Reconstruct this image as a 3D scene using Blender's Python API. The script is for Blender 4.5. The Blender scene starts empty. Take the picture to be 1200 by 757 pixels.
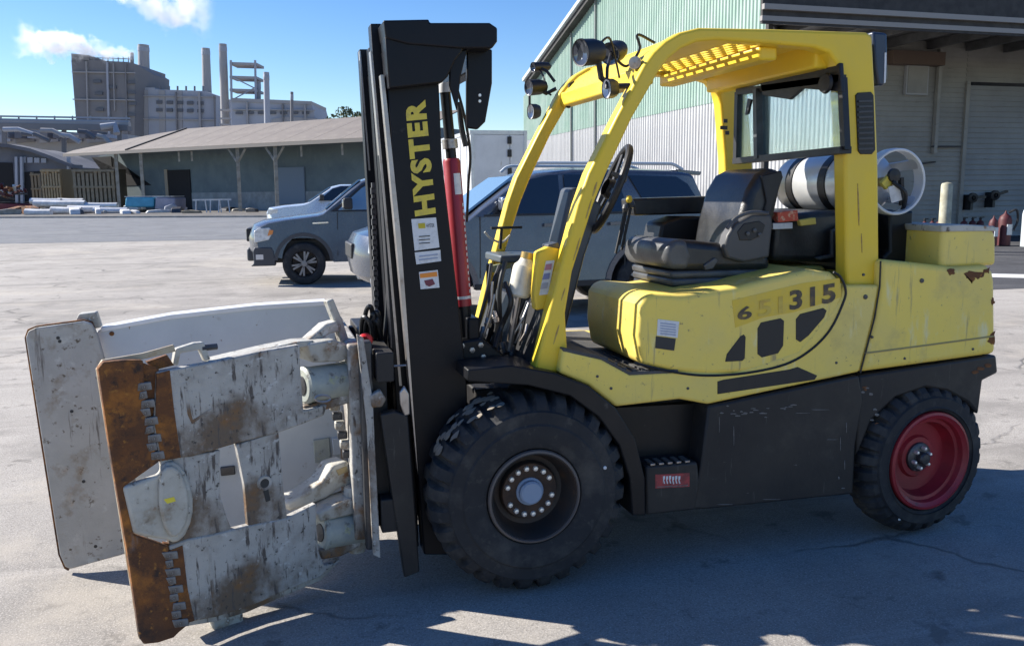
import bpy, bmesh, math, random
from mathutils import Vector, Matrix, noise as mnoise
random.seed(7)
V = Vector
S = bpy.context.scene
COL = S.collection
rad = math.radians

# ------------------------------------------------------------------ camera, light, exposure
FPX, YAW, PIT, ROL = 1008.0, .2824, .15095, -.01026       # focal length in photo pixels (1200 wide), camera angles
CAM = V((-1.009, -3.163, 1.636))
cv = V((math.sin(YAW)*math.cos(PIT), math.cos(YAW)*math.cos(PIT), -math.sin(PIT)))
cr0 = V((math.cos(YAW), -math.sin(YAW), 0)); cu0 = cr0.cross(cv)
cr = cr0*math.cos(ROL)+cu0*math.sin(ROL); cu = cu0*math.cos(ROL)-cr0*math.sin(ROL)
cd = bpy.data.cameras.new('camera'); cam = bpy.data.objects.new('camera', cd); COL.objects.link(cam)
cam.matrix_world = Matrix(((cr.x, cu.x, -cv.x, CAM.x), (cr.y, cu.y, -cv.y, CAM.y), (cr.z, cu.z, -cv.z, CAM.z), (0, 0, 0, 1)))
cd.sensor_width = 36; cd.lens = 36*FPX/1200; cd.clip_start = .05; cd.clip_end = 3000
S.camera = cam

SUN_AZ, SUN_EL = -57.5, 35.0                                # degrees, clockwise from +Y; elevation
w = bpy.data.worlds.new('World'); S.world = w; w.use_nodes = True
nt = w.node_tree; bg = nt.nodes['Background']
sky = nt.nodes.new('ShaderNodeTexSky'); sky.sky_type = 'NISHITA'; sky.sun_disc = False
sky.sun_elevation = rad(SUN_EL); sky.sun_rotation = rad(SUN_AZ); sky.air_density = 1.0; sky.dust_density = .15; sky.ozone_density = 3.0
hs_ = nt.nodes.new('ShaderNodeHueSaturation'); hs_.inputs['Saturation'].default_value = 1.3; hs_.inputs['Hue'].default_value = .512
nt.links.new(sky.outputs[0], hs_.inputs['Color']); nt.links.new(hs_.outputs[0], bg.inputs[0]); bg.inputs[1].default_value = .084
sd = bpy.data.lights.new('sun', 'SUN'); sun = bpy.data.objects.new('sun', sd); COL.objects.link(sun)
sd.energy = 5.0; sd.angle = rad(.5); sd.color = (1, .95, .87)
sdir = V((math.sin(rad(SUN_AZ))*math.cos(rad(SUN_EL)), math.cos(rad(SUN_AZ))*math.cos(rad(SUN_EL)), math.sin(rad(SUN_EL))))
sun.rotation_euler = sdir.to_track_quat('Z', 'Y').to_euler(); sun.location = (-8, 4, 9)
S.view_settings.view_transform = 'Standard'; S.view_settings.look = 'None'
S.view_settings.exposure = 1.0; S.view_settings.gamma = 1; S.view_settings.use_curve_mapping = False
S.cycles.volume_step_rate = 2.0; S.cycles.volume_max_steps = 128; S.cycles.volume_bounces = 4

# ------------------------------------------------------------------ pixels of the photograph -> points in the place
def ray(x, y): return (cv*FPX + cr*(x-600) - cu*(y-378.5)).normalized()
def U(x, y, X=None, Y=None, Z=None, D=None, pl=None):
    d = ray(x, y)
    if pl: t = (pl[0]-CAM).dot(pl[1])/d.dot(pl[1])
    elif D is not None: t = D/d.dot(cv)
    elif X is not None: t = (X-CAM.x)/d.x
    elif Y is not None: t = (Y-CAM.y)/d.y
    else: t = (Z-CAM.z)/d.z
    return CAM+d*t

# ------------------------------------------------------------------ materials
MATS = {}
def mat(name, col, rough=.6, metal=0, var=None, vs=3, lo=.4, hi=.65, layers=(), bump=0, bs=40, coat=0, spec=.5, stretch=(1, 1, 1), emit=None, trans=0, alpha=1):
    """base colour, a noise variation towards var, then (colour, scale, low, high, stretch) wear layers"""
    m = bpy.data.materials.new(name); m.use_nodes = True; t = m.node_tree; n = t.nodes; L = t.links
    p = n['Principled BSDF']; p.inputs['Roughness'].default_value = rough; p.inputs['Metallic'].default_value = metal
    p.inputs['Specular IOR Level'].default_value = spec; p.inputs['Coat Weight'].default_value = coat; p.inputs['Coat Roughness'].default_value = .08
    p.inputs['Base Color'].default_value = (*col, 1)
    if trans: p.inputs['Transmission Weight'].default_value = trans
    if alpha < 1: p.inputs['Alpha'].default_value = alpha
    tc = n.new('ShaderNodeTexCoord'); out = None
    def nz(scale, det, st):
        mp = n.new('ShaderNodeMapping'); mp.inputs['Scale'].default_value = st; L.new(tc.outputs['Object'], mp.inputs['Vector'])
        z = n.new('ShaderNodeTexNoise'); z.inputs['Scale'].default_value = scale; z.inputs['Detail'].default_value = det; z.inputs['Roughness'].default_value = .62
        L.new(mp.outputs[0], z.inputs['Vector']); return z
    def layer(prev, c, scale, a, b, st, det=6):
        z = nz(scale, det, st); rp = n.new('ShaderNodeMapRange'); rp.inputs['From Min'].default_value = a; rp.inputs['From Max'].default_value = b; rp.clamp = True
        L.new(z.outputs[0], rp.inputs['Value'])
        mx = n.new('ShaderNodeMix'); mx.data_type = 'RGBA'; L.new(rp.outputs[0], mx.inputs['Factor'])
        if prev is None: mx.inputs['A'].default_value = (*col, 1)
        else: L.new(prev, mx.inputs['A'])
        mx.inputs['B'].default_value = (*c, 1); return mx.outputs['Result']
    if var: out = layer(out, var, vs, lo, hi, stretch)
    for ly in layers: out = layer(out, ly[0], ly[1], ly[2], ly[3], ly[4] if len(ly) > 4 else (1, 1, 1), 9)
    if out is not None: L.new(out, p.inputs['Base Color'])
    if rough > .12 and not trans:
        z = nz(9, 5, (1, 1, 1)); rp = n.new('ShaderNodeMapRange'); rp.inputs['To Min'].default_value = max(.04, rough-.12); rp.inputs['To Max'].default_value = min(1, rough+.12)
        L.new(z.outputs[0], rp.inputs['Value']); L.new(rp.outputs[0], p.inputs['Roughness'])
    if bump:
        z = nz(bs, 5, stretch); b = n.new('ShaderNodeBump'); b.inputs['Strength'].default_value = bump; b.inputs['Distance'].default_value = .01
        L.new(z.outputs[0], b.inputs['Height']); L.new(b.outputs[0], p.inputs['Normal'])
    if emit: p.inputs['Emission Color'].default_value = (*emit[0], 1); p.inputs['Emission Strength'].default_value = emit[1]
    MATS[name] = m; return m

YEL = mat('yellow_paint', (.84, .635, .125), .45, 0, (.74, .58, .17), 2.2, .42, .68, [((.58, .45, .15), 5, .56, .76), ((.30, .22, .10), 34, .64, .71), ((.76, .68, .36), 14, .60, .74, (1, 1, .3)), ((.42, .33, .14), 11, .62, .72, (2.5, 2.5, .22)), ((.20, .16, .10), 70, .67, .72)], .12, 30, spec=.35)
YEL2 = mat('yellow_guard_paint', (.80, .55, .035), .40, 0, (.72, .51, .06), 3, .42, .68, [((.30, .18, .05), 22, .70, .76), ((.10, .08, .05), 60, .70, .74)], .05, 30, spec=.4)
RUST = mat('rust', (.18, .066, .017), .85, 0, (.06, .03, .018), 3.5, .37, .60, [((.36, .135, .022), 6, .48, .64), ((.20, .18, .18), 3.5, .60, .72, (2, 2, .6)), ((.04, .024, .018), 18, .54, .68), ((.34, .15, .03), 40, .6, .7)], .5, 60)
CLAMP = mat('worn_grey_white_paint', (.43, .415, .38), .6, 0, (.28, .26, .23), 6, .42, .62,
            [((.14, .10, .068), 2.6, .49, .58, (1, 1, .8)), ((.09, .075, .065), 28, .56, .64, (1.8, 1.8, .3)), ((.52, .515, .49), 18, .60, .66), ((.24, .11, .03), 4, .57, .66), ((.05, .045, .04), 45, .60, .68), ((.12, .09, .07), 9, .60, .70)], .4, 50)
CLAMP2 = mat('pale_clamp_paint', (.47, .455, .40), .55, 0, (.36, .34, .29), 7, .42, .62, [((.22, .17, .11), 7, .55, .68), ((.10, .08, .06), 26, .58, .67), ((.24, .12, .05), 12, .60, .68), ((.56, .55, .5), 22, .6, .66)], .3, 45)
CLAMPG = mat('pale_grey_arm_paint', (.50, .54, .57), .5, 0, (.42, .46, .49), 2, .4, .66, [((.30, .29, .27), 12, .62, .74), ((.18, .14, .1), 30, .68, .74)], .12, 40)
PADF = mat('pad_face_paint', (.44, .42, .38), .6, 0, (.36, .345, .31), 5, .38, .64, [((.25, .20, .14), 7, .54, .68), ((.52, .51, .46), 16, .58, .70), ((.12, .09, .06), 34, .60, .68), ((.30, .18, .09), 4, .62, .70), ((.16, .14, .12), 14, .60, .68, (2.5, 2.5, .2))], .25, 50)
BLK = mat('black_paint', (.007, .008, .010), .42, 0, (.013, .013, .015), 3, .42, .66, [((.06, .055, .05), 18, .66, .76), ((.09, .085, .08), 50, .69, .74, (.4, .4, 1.8))], .08, 40, spec=.3)
BLKF = mat('dusty_black_frame', (.019, .019, .021), .5, 0, (.038, .035, .032), 2.4, .38, .64, [((.055, .05, .044), 5, .56, .76), ((.10, .095, .085), 24, .64, .74, (3, 3, .25)), ((.16, .15, .14), 40, .69, .75, (.35, .35, 2))], .12, 40, spec=.3)
BLKP = mat('black_plastic', (.008, .008, .010), .5, 0, (.014, .014, .016), 6, .4, .7, (), .1, 60)
MASTP = mat('mast_paint', (.006, .007, .010), .38, 0, (.010, .010, .013), 3, .4, .66, [((.04, .038, .036), 16, .67, .78)], .05, 30, spec=.22)
STEEL = mat('bare_steel', (.46, .43, .41), .38, .85, (.34, .31, .29), 6, .4, .66, [((.22, .17, .13), 14, .58, .72)], .1, 50)
DSTEEL = mat('dark_greasy_steel', (.10, .10, .105), .45, .6, (.05, .05, .052), 5, .4, .66, [((.2, .19, .18), 24, .62, .7)], .15, 50)
RUB = mat('tyre_rubber', (.015, .016, .019), .8, 0, (.028, .028, .030), 4, .4, .7, [((.075, .07, .062), 6, .50, .74), ((.05, .047, .043), 30, .58, .7)], .25, 70)
DUST = mat('dusty_tread', (.10, .09, .075), .9, 0, (.05, .046, .04), 8, .4, .6, [((.22, .19, .15), 12, .56, .68)], .3, 60)
KNUC = mat('greasy_knuckle', (.24, .235, .225), .6, 0, (.13, .11, .095), 14, .42, .6, [((.07, .05, .035), 22, .54, .64), ((.42, .42, .41), 30, .6, .66)], .3, 60)
SCUF = mat('scuffed_bare_patch', (.20, .19, .18), .7, 0, (.10, .095, .09), 30, .4, .6)
REDRIM = mat('red_rim_paint', (.32, .018, .030), .45, 0, (.22, .016, .02), 5, .4, .66, [((.10, .03, .02), 16, .62, .72)], .1, 50)
DRIM = mat('dirty_dark_rim', (.026, .024, .024), .55, .2, (.05, .03, .02), 6, .45, .66, [((.09, .05, .03), 16, .60, .72)], .15, 50)
HUBM = mat('blue_grey_hub_cap', (.24, .31, .42), .5)
BOLT = mat('shiny_bolt', (.80, .78, .74), .32, .5)
VINYL = mat('black_vinyl', (.012, .013, .016), .38, 0, (.035, .036, .038), 8, .4, .7, (), .15, 90)
GVINYL = mat('grey_vinyl', (.085, .088, .092), .40, 0, (.05, .05, .055), 9, .4, .66, (), .15, 90)  # grey, paler than the black seat vinyl
CRED = mat('red_cylinder_paint', (.36, .022, .034), .4, 0, (.28, .02, .03), 4, .4, .66, (), .04, 40)
STICK = mat('white_sticker', (.66, .67, .68), .5, 0, (.56, .57, .58), 30, .5, .62)
INKD = mat('dark_print', (.03, .03, .03), .6)
LOGOY = mat('yellow_letter_film', (.66, .52, .06), .5, 0, (.50, .40, .08), 26, .5, .66)
NUMK = mat('faded_black_numeral', (.075, .06, .045), .7, 0, (.19, .13, .05), 20, .45, .66)
NUMO = mat('faded_orange_numeral', (.52, .33, .06), .7, 0, (.62, .45, .08), 20, .35, .55)
REDD = mat('red_film', (.38, .05, .05), .6, 0, (.2, .04, .04), 30, .45, .6)
SILV = mat('silver_tank_paint', (.60, .61, .62), .34, .35, (.50, .51, .52), 4, .4, .66)
WHT = mat('white_enamel', (.72, .73, .74), .4, 0, (.62, .63, .64), 5, .4, .66)
LENS = mat('lamp_lens', (.60, .62, .64), .08, .3)
MIRR = mat('smoked_lamp_glass', (.10, .11, .13), .06, .6)
GLASS = mat('clear_pane', (.50, .80, .82), .02, 0, trans=1.0, alpha=.65)
HOSE = mat('black_hose', (.015, .015, .016), .45)
CREAM = mat('yellowed_plastic', (.62, .60, .52), .5, 0, (.5, .46, .36), 12, .45, .66)
REDK = mat('bright_red_plastic', (.70, .02, .02), .35)
MAT_ = mat('ribbed_rubber_mat', (.06, .06, .06), .8, 0, (.10, .095, .09), 8, .4, .66, (), .4, 60)

# ------------------------------------------------------------------ mesh helpers
def finish(name, me, m, parent, bevel=0, seg=2, smooth=True, ang=32, kind=None, label=None):
    xs = [v.co for v in me.vertices]
    c = V([(min(v[i] for v in xs)+max(v[i] for v in xs))/2 for i in range(3)])
    me.transform(Matrix.Translation(-c))
    if m: me.materials.append(m)
    if smooth:
        for p in me.polygons: p.use_smooth = True
        try: me.set_sharp_from_angle(angle=rad(ang))
        except Exception: pass
    o = bpy.data.objects.new(name, me); COL.objects.link(o)
    if parent is not None:
        o.parent = parent
        if '_wo' in parent.keys(): c = c - V(parent['_wo'])
    o.location = c
    wo = V(parent['_wo']) if (parent is not None and '_wo' in parent.keys()) else V((0, 0, 0))
    o['_wo'] = list(c+wo)
    if bevel:
        b = o.modifiers.new('bevel', 'BEVEL'); b.width = bevel; b.segments = seg; b.limit_method = 'ANGLE'; b.angle_limit = rad(40); b.harden_normals = False
    if kind: o['kind'] = kind
    if label: o['label'] = label
    return o
def mesh(name, vs, fs, m, parent=None, fix=True, **k):
    me = bpy.data.meshes.new(name); me.from_pydata([tuple(v) for v in vs], [], fs); me.validate()
    if fix:
        b = bmesh.new(); b.from_mesh(me); bmesh.ops.recalc_face_normals(b, faces=b.faces); b.to_mesh(me); b.free()
    return finish(name, me, m, parent, **k)
def thing(name, label, cat, loc=(0, 0, 0), rz=0, group=None):
    o = bpy.data.objects.new(name, None); COL.objects.link(o); o.location = loc; o.rotation_euler = (0, 0, rz); o.empty_display_size = .2
    o['label'] = label; o['category'] = cat
    if group: o['group'] = group
    return o
def tag(o, label, cat, group=None):
    o['label'] = label; o['category'] = cat
    if group: o['group'] = group
    return o
def world_thing(name, label, cat, loc, group=None):
    """a thing whose parts are given in world coordinates"""
    o = thing(name, label, cat, loc, 0, group); o['_wo'] = list(loc); return o
def prism(name, front, ext, m, parent=None, **k):
    """polygon 'front' (3-D points) swept by the vector ext"""
    n = len(front); ext = V(ext); vs = [V(p) for p in front]+[V(p)+ext for p in front]
    fs = [tuple(range(n)), tuple(range(2*n-1, n-1, -1))]+[(i, i+n, (i+1) % n+n, (i+1) % n) for i in range(n)]
    return mesh(name, vs, fs, m, parent, **k)
def pp(name, px, Y, th, m, parent=None, **k):
    """photo outline on the vertical plane at Y, th metres thick going away"""
    return prism(name, [U(x, y, Y=Y) for x, y in px], (0, th, 0), m, parent, **k)
def boxv(x0, x1, y0, y1, z0, z1):
    return ([(x0, y0, z0), (x1, y0, z0), (x1, y1, z0), (x0, y1, z0), (x0, y0, z1), (x1, y0, z1), (x1, y1, z1), (x0, y1, z1)],
            [(0, 3, 2, 1), (4, 5, 6, 7), (0, 1, 5, 4), (1, 2, 6, 5), (2, 3, 7, 6), (3, 0, 4, 7)])
def box(name, a, b, m, parent=None, **k):
    vs, fs = boxv(min(a[0], b[0]), max(a[0], b[0]), min(a[1], b[1]), max(a[1], b[1]), min(a[2], b[2]), max(a[2], b[2]))
    return mesh(name, vs, fs, m, parent, fix=False, **k)
def merge(parts):
    vs, fs = [], []
    for v, f in parts:
        o = len(vs); vs += [tuple(p) for p in v]; fs += [tuple(i+o for i in q) for q in f]
    return vs, fs
def frame_of(d):
    d = d.normalized(); a = V((0, 0, 1)) if abs(d.z) < .9 else V((1, 0, 0)); s = d.cross(a).normalized(); return s, s.cross(d).normalized()
def tubev(path, r, seg=10, caps=True):
    path = [V(p) for p in path]; n = len(path); vs, fs = [], []; s, t = frame_of(path[1]-path[0])
    for i, p in enumerate(path):
        d = (path[min(i+1, n-1)]-path[max(i-1, 0)]).normalized(); s = (s-d*s.dot(d)).normalized(); t = d.cross(s)
        rr = r[i] if isinstance(r, (list, tuple)) else r
        for k in range(seg):
            a = 2*math.pi*k/seg; vs.append(p+s*math.cos(a)*rr+t*math.sin(a)*rr)
    for i in range(n-1):
        for k in range(seg):
            k2 = (k+1) % seg; fs.append((i*seg+k, i*seg+k2, (i+1)*seg+k2, (i+1)*seg+k))
    if caps: fs += [tuple(range(seg-1, -1, -1)), tuple((n-1)*seg+k for k in range(seg))]
    return vs, fs
def tube(name, path, r, m, parent=None, seg=10, **k):
    vs, fs = tubev(path, r, seg); return mesh(name, vs, fs, m, parent, **k)
def curve_pts(pts, n=6):
    """Catmull-Rom through the points"""
    P = [V(p) for p in pts]; P = [P[0]*2-P[1]]+P+[P[-1]*2-P[-2]]; out = []
    for i in range(1, len(P)-2):
        for k in range(n):
            t = k/n; a, b, c, d = P[i-1:i+3]
            out.append(.5*((2*b)+(c-a)*t+(2*a-5*b+4*c-d)*t*t+(3*b-a-3*c+d)*t**3))
    return out+[P[-2]]
def lathev(prof, c, axis=(0, 1, 0), seg=48, rmod=None, closed=False):
    """profile of (radius, distance along axis) turned round the axis through c"""
    ax = V(axis).normalized(); s, t = frame_of(ax); c = V(c); vs, fs = [], []; n = len(prof)
    for k in range(seg):
        a = 2*math.pi*k/seg
        for j, (r, h) in enumerate(prof):
            if rmod: r, h = rmod(k, j, r, h)
            vs.append(c+ax*h+(s*math.cos(a)+t*math.sin(a))*r)
    for k in range(seg):
        k2 = (k+1) % seg
        for j in range(n if closed else n-1):
            j2 = (j+1) % n; fs.append((k*n+j, k*n+j2, k2*n+j2, k2*n+j))
    return vs, fs
def lathe(name, prof, c, m, parent=None, axis=(0, 1, 0), seg=48, rmod=None, closed=False, **k):
    vs, fs = lathev(prof, c, axis, seg, rmod, closed)
    return mesh(name, vs, fs, m, parent, **k)
def barv(a, b, w, h, up=(0, 0, 1)):
    """rectangular bar from a to b"""
    a, b = V(a), V(b); d = (b-a).normalized(); s = d.cross(V(up)).normalized(); t = s.cross(d)
    vs = [p+s*x*w/2+t*y*h/2 for p in (a, b) for x, y in ((-1, -1), (1, -1), (1, 1), (-1, 1))]
    return vs, [(3, 2, 1, 0), (4, 5, 6, 7), (0, 1, 5, 4), (1, 2, 6, 5), (2, 3, 7, 6), (3, 0, 4, 7)]
def bar(name, a, b, w, h, m, parent=None, up=(0, 0, 1), **k):
    vs, fs = barv(a, b, w, h, up); return mesh(name, vs, fs, m, parent, **k)
def text(name, s, quad, m, parent=None, pl=None, Y=None, off=0, bold=0, lift=.003, fn=None):
    """flat lettering mapped onto a quad of photo pixels (lower left, lower right, upper right, upper left of the text) on a plane"""
    c = bpy.data.curves.new(name, 'FONT'); c.body = s; c.offset = bold; c.fill_mode = 'FRONT'; c.resolution_u = 3; c.space_character = 1.0+off
    t = bpy.data.objects.new(name, c); COL.objects.link(t); bpy.context.view_layer.update()
    me = bpy.data.meshes.new_from_object(t.evaluated_get(bpy.context.evaluated_depsgraph_get())); bpy.data.objects.remove(t); bpy.data.curves.remove(c)
    xs = [v.co.x for v in me.vertices]; ys = [v.co.y for v in me.vertices]; x0, x1, y0, y1 = min(xs), max(xs), min(ys), max(ys)
    for v in me.vertices:
        a = (v.co.x-x0)/(x1-x0); b = (v.co.y-y0)/(y1-y0)
        if fn: v.co = fn(a, b); continue
        q = [(1-a)*(1-b), a*(1-b), a*b, (1-a)*b]
        px = sum(q[i]*quad[i][0] for i in range(4)); py = sum(q[i]*quad[i][1] for i in range(4))
        P = U(px, py, Y=Y) if pl is None else U(px, py, pl=pl)
        v.co = P + ((V((0, -1, 0)) if pl is None else pl[1])*lift)
    return finish(name, me, m, parent, smooth=False)
def copytree(o, parent=None):
    c = o.copy(); COL.objects.link(c); c.parent = parent
    for ch in list(o.children): copytree(ch, c)
    return c
# ------------------------------------------------------------------ ground
def ground_mat(name, c1, c2, c3, streak=True, crack=True):
    m = bpy.data.materials.new(name); m.use_nodes = True; t = m.node_tree; n = t.nodes; L = t.links; p = n['Principled BSDF']
    p.inputs['Roughness'].default_value = .9; p.inputs['Specular IOR Level'].default_value = .25
    tc = n.new('ShaderNodeTexCoord')
    def nz(s, d=6, st=(1, 1, 1), r=.6, rot=0):
        mp = n.new('ShaderNodeMapping'); mp.inputs['Scale'].default_value = st; mp.inputs['Rotation'].default_value = (0, 0, rot); L.new(tc.outputs['Object'], mp.inputs[0])
        z = n.new('ShaderNodeTexNoise'); z.inputs['Scale'].default_value = s; z.inputs['Detail'].default_value = d; z.inputs['Roughness'].default_value = r; L.new(mp.outputs[0], z.inputs[0]); return z.outputs[0]
    def rng(v, a, b):
        r = n.new('ShaderNodeMapRange'); r.inputs['From Min'].default_value = a; r.inputs['From Max'].default_value = b; L.new(v, r.inputs[0]); return r.outputs[0]
    def mixc(f, a, b):
        x = n.new('ShaderNodeMix'); x.data_type = 'RGBA'; L.new(f, x.inputs['Factor'])
        if isinstance(a, tuple): x.inputs['A'].default_value = (*a, 1)
        else: L.new(a, x.inputs['A'])
        x.inputs['B'].default_value = (*b, 1); return x.outputs['Result']
    def mul(a, b):
        x = n.new('ShaderNodeMath'); x.operation = 'MULTIPLY'; L.new(a, x.inputs[0])
        if isinstance(b, float): x.inputs[1].default_value = b
        else: L.new(b, x.inputs[1])
        return x.outputs[0]
    def add(a, b):
        x = n.new('ShaderNodeMath'); x.operation = 'ADD'; L.new(a, x.inputs[0]); L.new(b, x.inputs[1]); return x.outputs[0]
    o = mixc(rng(nz(.22, 8), .40, .62), c1, c2)
    o = mixc(mul(rng(nz(1.7, 8), .50, .70), .6), o, c3)
    if streak: o = mixc(mul(rng(nz(1.4, 7, (.18, 2.4, 1), .65, .25), .52, .70), .55), o, tuple(c*.72 for c in c1))
    if streak: o = mixc(mul(rng(nz(2.2, 7, (.22, 3.0, 1), .65, .1), .55, .72), .5), o, tuple(min(1, c*1.25) for c in c1))
    fine = nz(95, 3, (1, 1, 1), .7)
    o = mixc(mul(rng(fine, .50, .66), .75), o, tuple(c*.42 for c in c1)); o = mixc(mul(rng(nz(140, 2), .55, .68), .7), o, tuple(min(1, c*1.6) for c in c1)); o = mixc(mul(rng(nz(34, 5), .52, .68), .5), o, tuple(c*.6 for c in c1))
    o = mixc(mul(rng(nz(.9, 8), .55, .66), .6), o, tuple(c*.5 for c in c1))          # oil and tyre stains
    o = mixc(mul(rng(nz(3.2, 8, (1, 1, 1), .7), .58, .64), .7), o, tuple(c*.40 for c in c1))
    o = mixc(mul(rng(nz(.35, 9, (1, 1, 1), .72), .53, .60), .45), o, (c1[0]*1.18, c1[1]*1.14, c1[2]*1.06))
    o = mixc(mul(rng(nz(.5, 9, (.12, 1.6, 1), .7, -.5), .55, .63), .65), o, tuple(c*.55 for c in c1))   # drag and tyre marks
    h = mul(fine, .5); h = add(h, mul(nz(22, 4), .5))
    if crack:
        wv = nz(2.2, 6); mp = n.new('ShaderNodeVectorMath'); mp.operation = 'ADD'; sc = n.new('ShaderNodeVectorMath'); sc.operation = 'SCALE'; sc.inputs['Scale'].default_value = .55
        zc = n.new('ShaderNodeTexNoise'); zc.inputs['Scale'].default_value = 1.6; zc.inputs['Detail'].default_value = 8; L.new(tc.outputs['Object'], zc.inputs[0])
        L.new(zc.outputs['Color'], sc.inputs[0]); L.new(tc.outputs['Object'], mp.inputs[0]); L.new(sc.outputs[0], mp.inputs[1])
        vo = n.new('ShaderNodeTexVoronoi'); vo.feature = 'DISTANCE_TO_EDGE'; vo.inputs['Scale'].default_value = .42; L.new(mp.outputs[0], vo.inputs[0])
        ck = n.new('ShaderNodeMapRange'); ck.inputs['From Min'].default_value = .0; ck.inputs['From Max'].default_value = .009; ck.inputs['To Min'].default_value = 1; ck.inputs['To Max'].default_value = 0; L.new(vo.outputs['Distance'], ck.inputs[0])
        k = mul(ck.outputs[0], rng(nz(.8, 5), .46, .56)); o = mixc(mul(k, .8), o, tuple(c*.3 for c in c1)); h = add(h, mul(k, -1.2))
    b = n.new('ShaderNodeBump'); b.inputs['Strength'].default_value = .55; b.inputs['Distance'].default_value = .006; L.new(h, b.inputs['Height']); L.new(b.outputs[0], p.inputs['Normal'])
    L.new(o, p.inputs['Base Color']); return m
def struct(o): o['kind'] = 'structure'; return o
def sheet(name, pts, z, m): return struct(mesh(name, [V((p[0], p[1], z)) for p in pts], [tuple(range(len(pts)))], m, None, fix=False, smooth=False))
CONC = ground_mat('worn_concrete', (.37, .343, .31), (.27, .25, .225), (.44, .41, .37))
ROADM = ground_mat('road_asphalt', (.185, .19, .20), (.155, .16, .17), (.21, .215, .225), streak=True, crack=False)
DIRT = ground_mat('dirt_strip', (.16, .15, .14), (.11, .105, .10), (.22, .21, .2), streak=False, crack=False)
GSHADE = ground_mat('ground_shade_dark', (.085, .085, .09), (.06, .06, .065), (.12, .12, .12), crack=False)  # dark tone standing in for the shade near the canopy
sheet('ground', [(-900, -300), (900, -300), (900, 1500), (-900, 1500)], 0, CONC)
def ext(a, b, k0, k1): d = b-a; return a-d*k0, b+d*k1
n0, n1 = ext(U(0, 286, Z=0), U(285, 281, Z=0), 3, 1.2); f0, f1 = ext(U(0, 256, Z=0), U(400, 254.6, Z=0), 1.2, .30)
sheet('road', [n0, n1, f1, f0], .004, ROADM)
away = V((.68, .73, 0))
sheet('verge', [f0+away*.3, f1+away*.3, f1+away*60, f0+away*60], .004, DIRT)
kd = (f1-f0).normalized(); kb_ = prism('kerb', [f0, f1, f1+away*.3, f0+away*.3], (0, 0, .13), mat('kerb_concrete', (.34, .33, .31), .9, 0, (.24, .23, .22), 2, .4, .6), None); struct(kb_)
sheet('ground_shade_sheet', [(7.9, 8.1), (60, 4.1), (60, 20.1), (16.9, 20.1), (7.9, 16)], .004, GSHADE)  # dark sheet added to paint shade onto the ground before the wall
o = sheet('painted_line', [U(1150, 321, Z=0), U(1300, 324, Z=0), U(1300, 329, Z=0), U(1150, 325, Z=0)], .008, mat('worn_white_line', (.62, .62, .60), .8, 0, (.35, .35, .34), 8, .5, .7))

# ------------------------------------------------------------------ warehouse
def corr(name, P, ud, length, z0, z1, pitch, dep, nrm, m, par):
    """trapezoid-ribbed sheet from point P along ud; z1 may be a function of the distance along"""
    ud = V(ud); nrm = V(nrm); vs, fs = [], []; u = 0; k = 0; st = [0, .3, .5, .8]; us = []
    while u < length:
        for s, h in zip(st, (0, 0, 1, 1)):
            if u+s*pitch <= length: us.append((u+s*pitch, h))
        u += pitch
    us.append((length, 0))
    for (uu, h) in us:
        p = V(P)+ud*uu+nrm*h*dep; zt = z1(uu) if callable(z1) else z1
        vs += [V((p.x, p.y, z0)), V((p.x, p.y, zt))]
    fs = [(2*i, 2*i+2, 2*i+3, 2*i+1) for i in range(len(us)-1)]
    return mesh(name, vs, fs, m, par, fix=False, smooth=False)
GRN = mat('faded_green_sheet', (.26, .38, .31), .6, 0, (.34, .44, .38), .5, .35, .65, [((.20, .28, .24), 3, .58, .74, (3, 3, .25)), ((.42, .48, .44), 5, .60, .74, (4, 4, .2))], .05, 30)
GRY = mat('weathered_grey_sheet', (.46, .46, .46), .6, .1, (.38, .38, .385), .6, .36, .64, [((.28, .26, .25), 3, .60, .76, (3, 3, .2)), ((.56, .56, .55), 5, .58, .72, (4, 4, .2))], .05, 30)
WH = world_thing('warehouse', 'tall green and grey corrugated warehouse with a canopied loading front', 'warehouse', (25, 30, 0))
def gz(Y): return 9.57+(50.5-Y)*.272 if Y > 33 else 14.33-(33-Y)*.272
Y0, Y1, sw = 20.4, 53.2, 2.5; k = 0; y = Y0
while y < Y1-.01:
    corr('grey_sheet', (17+.015*(k % 2), y, 0), (0, 1, 0), sw-.02, 0, 5.22, .25, .05, (-1, 0, 0), GRY, WH)
    corr('green_sheet', (16.985+.015*(k % 2), y, 0), (0, 1, 0), sw-.02, 5.15, (lambda u, y=y: gz(y+u)-.1), .25, .05, (-1, 0, 0), GRN, WH)
    y += sw; k += 1
box('wall_core', (17.08, 20.3, 0), (17.2, 53.0, 9.0), DIRT, WH)
DKF = mat('dark_fascia', (.022, .020, .020), .7, 0, (.04, .037, .035), 3, .4, .6)
for (a, b) in ((53.6, 33), (33, 16)):
    bar('rake_fascia', (16.75, a, gz(a)+.05), (16.75, b, gz(b)+.05), .35, .45, DKF, WH, up=(1, 0, 0)) ; bar('rake_gutter', (16.45, a, gz(a)+.30), (16.45, b, gz(b)+.30), .22, .22, CLAMPG, WH, up=(1, 0, 0))
prism('roof_slope', [V((16.5, 53.6, gz(53.6)+.2)), V((16.5, 33, gz(33)+.2)), V((60, 33, gz(33)+.2)), V((60, 53.6, gz(53.6)+.2))], (0, 0, .12), DKF, WH)
prism('roof_slope', [V((16.5, 33, gz(33)+.2)), V((16.5, 20.6, gz(20.6)+.2)), V((60, 20.6, gz(20.6)+.2)), V((60, 33, gz(33)+.2))], (0, 0, .12), DKF, WH)
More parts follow.
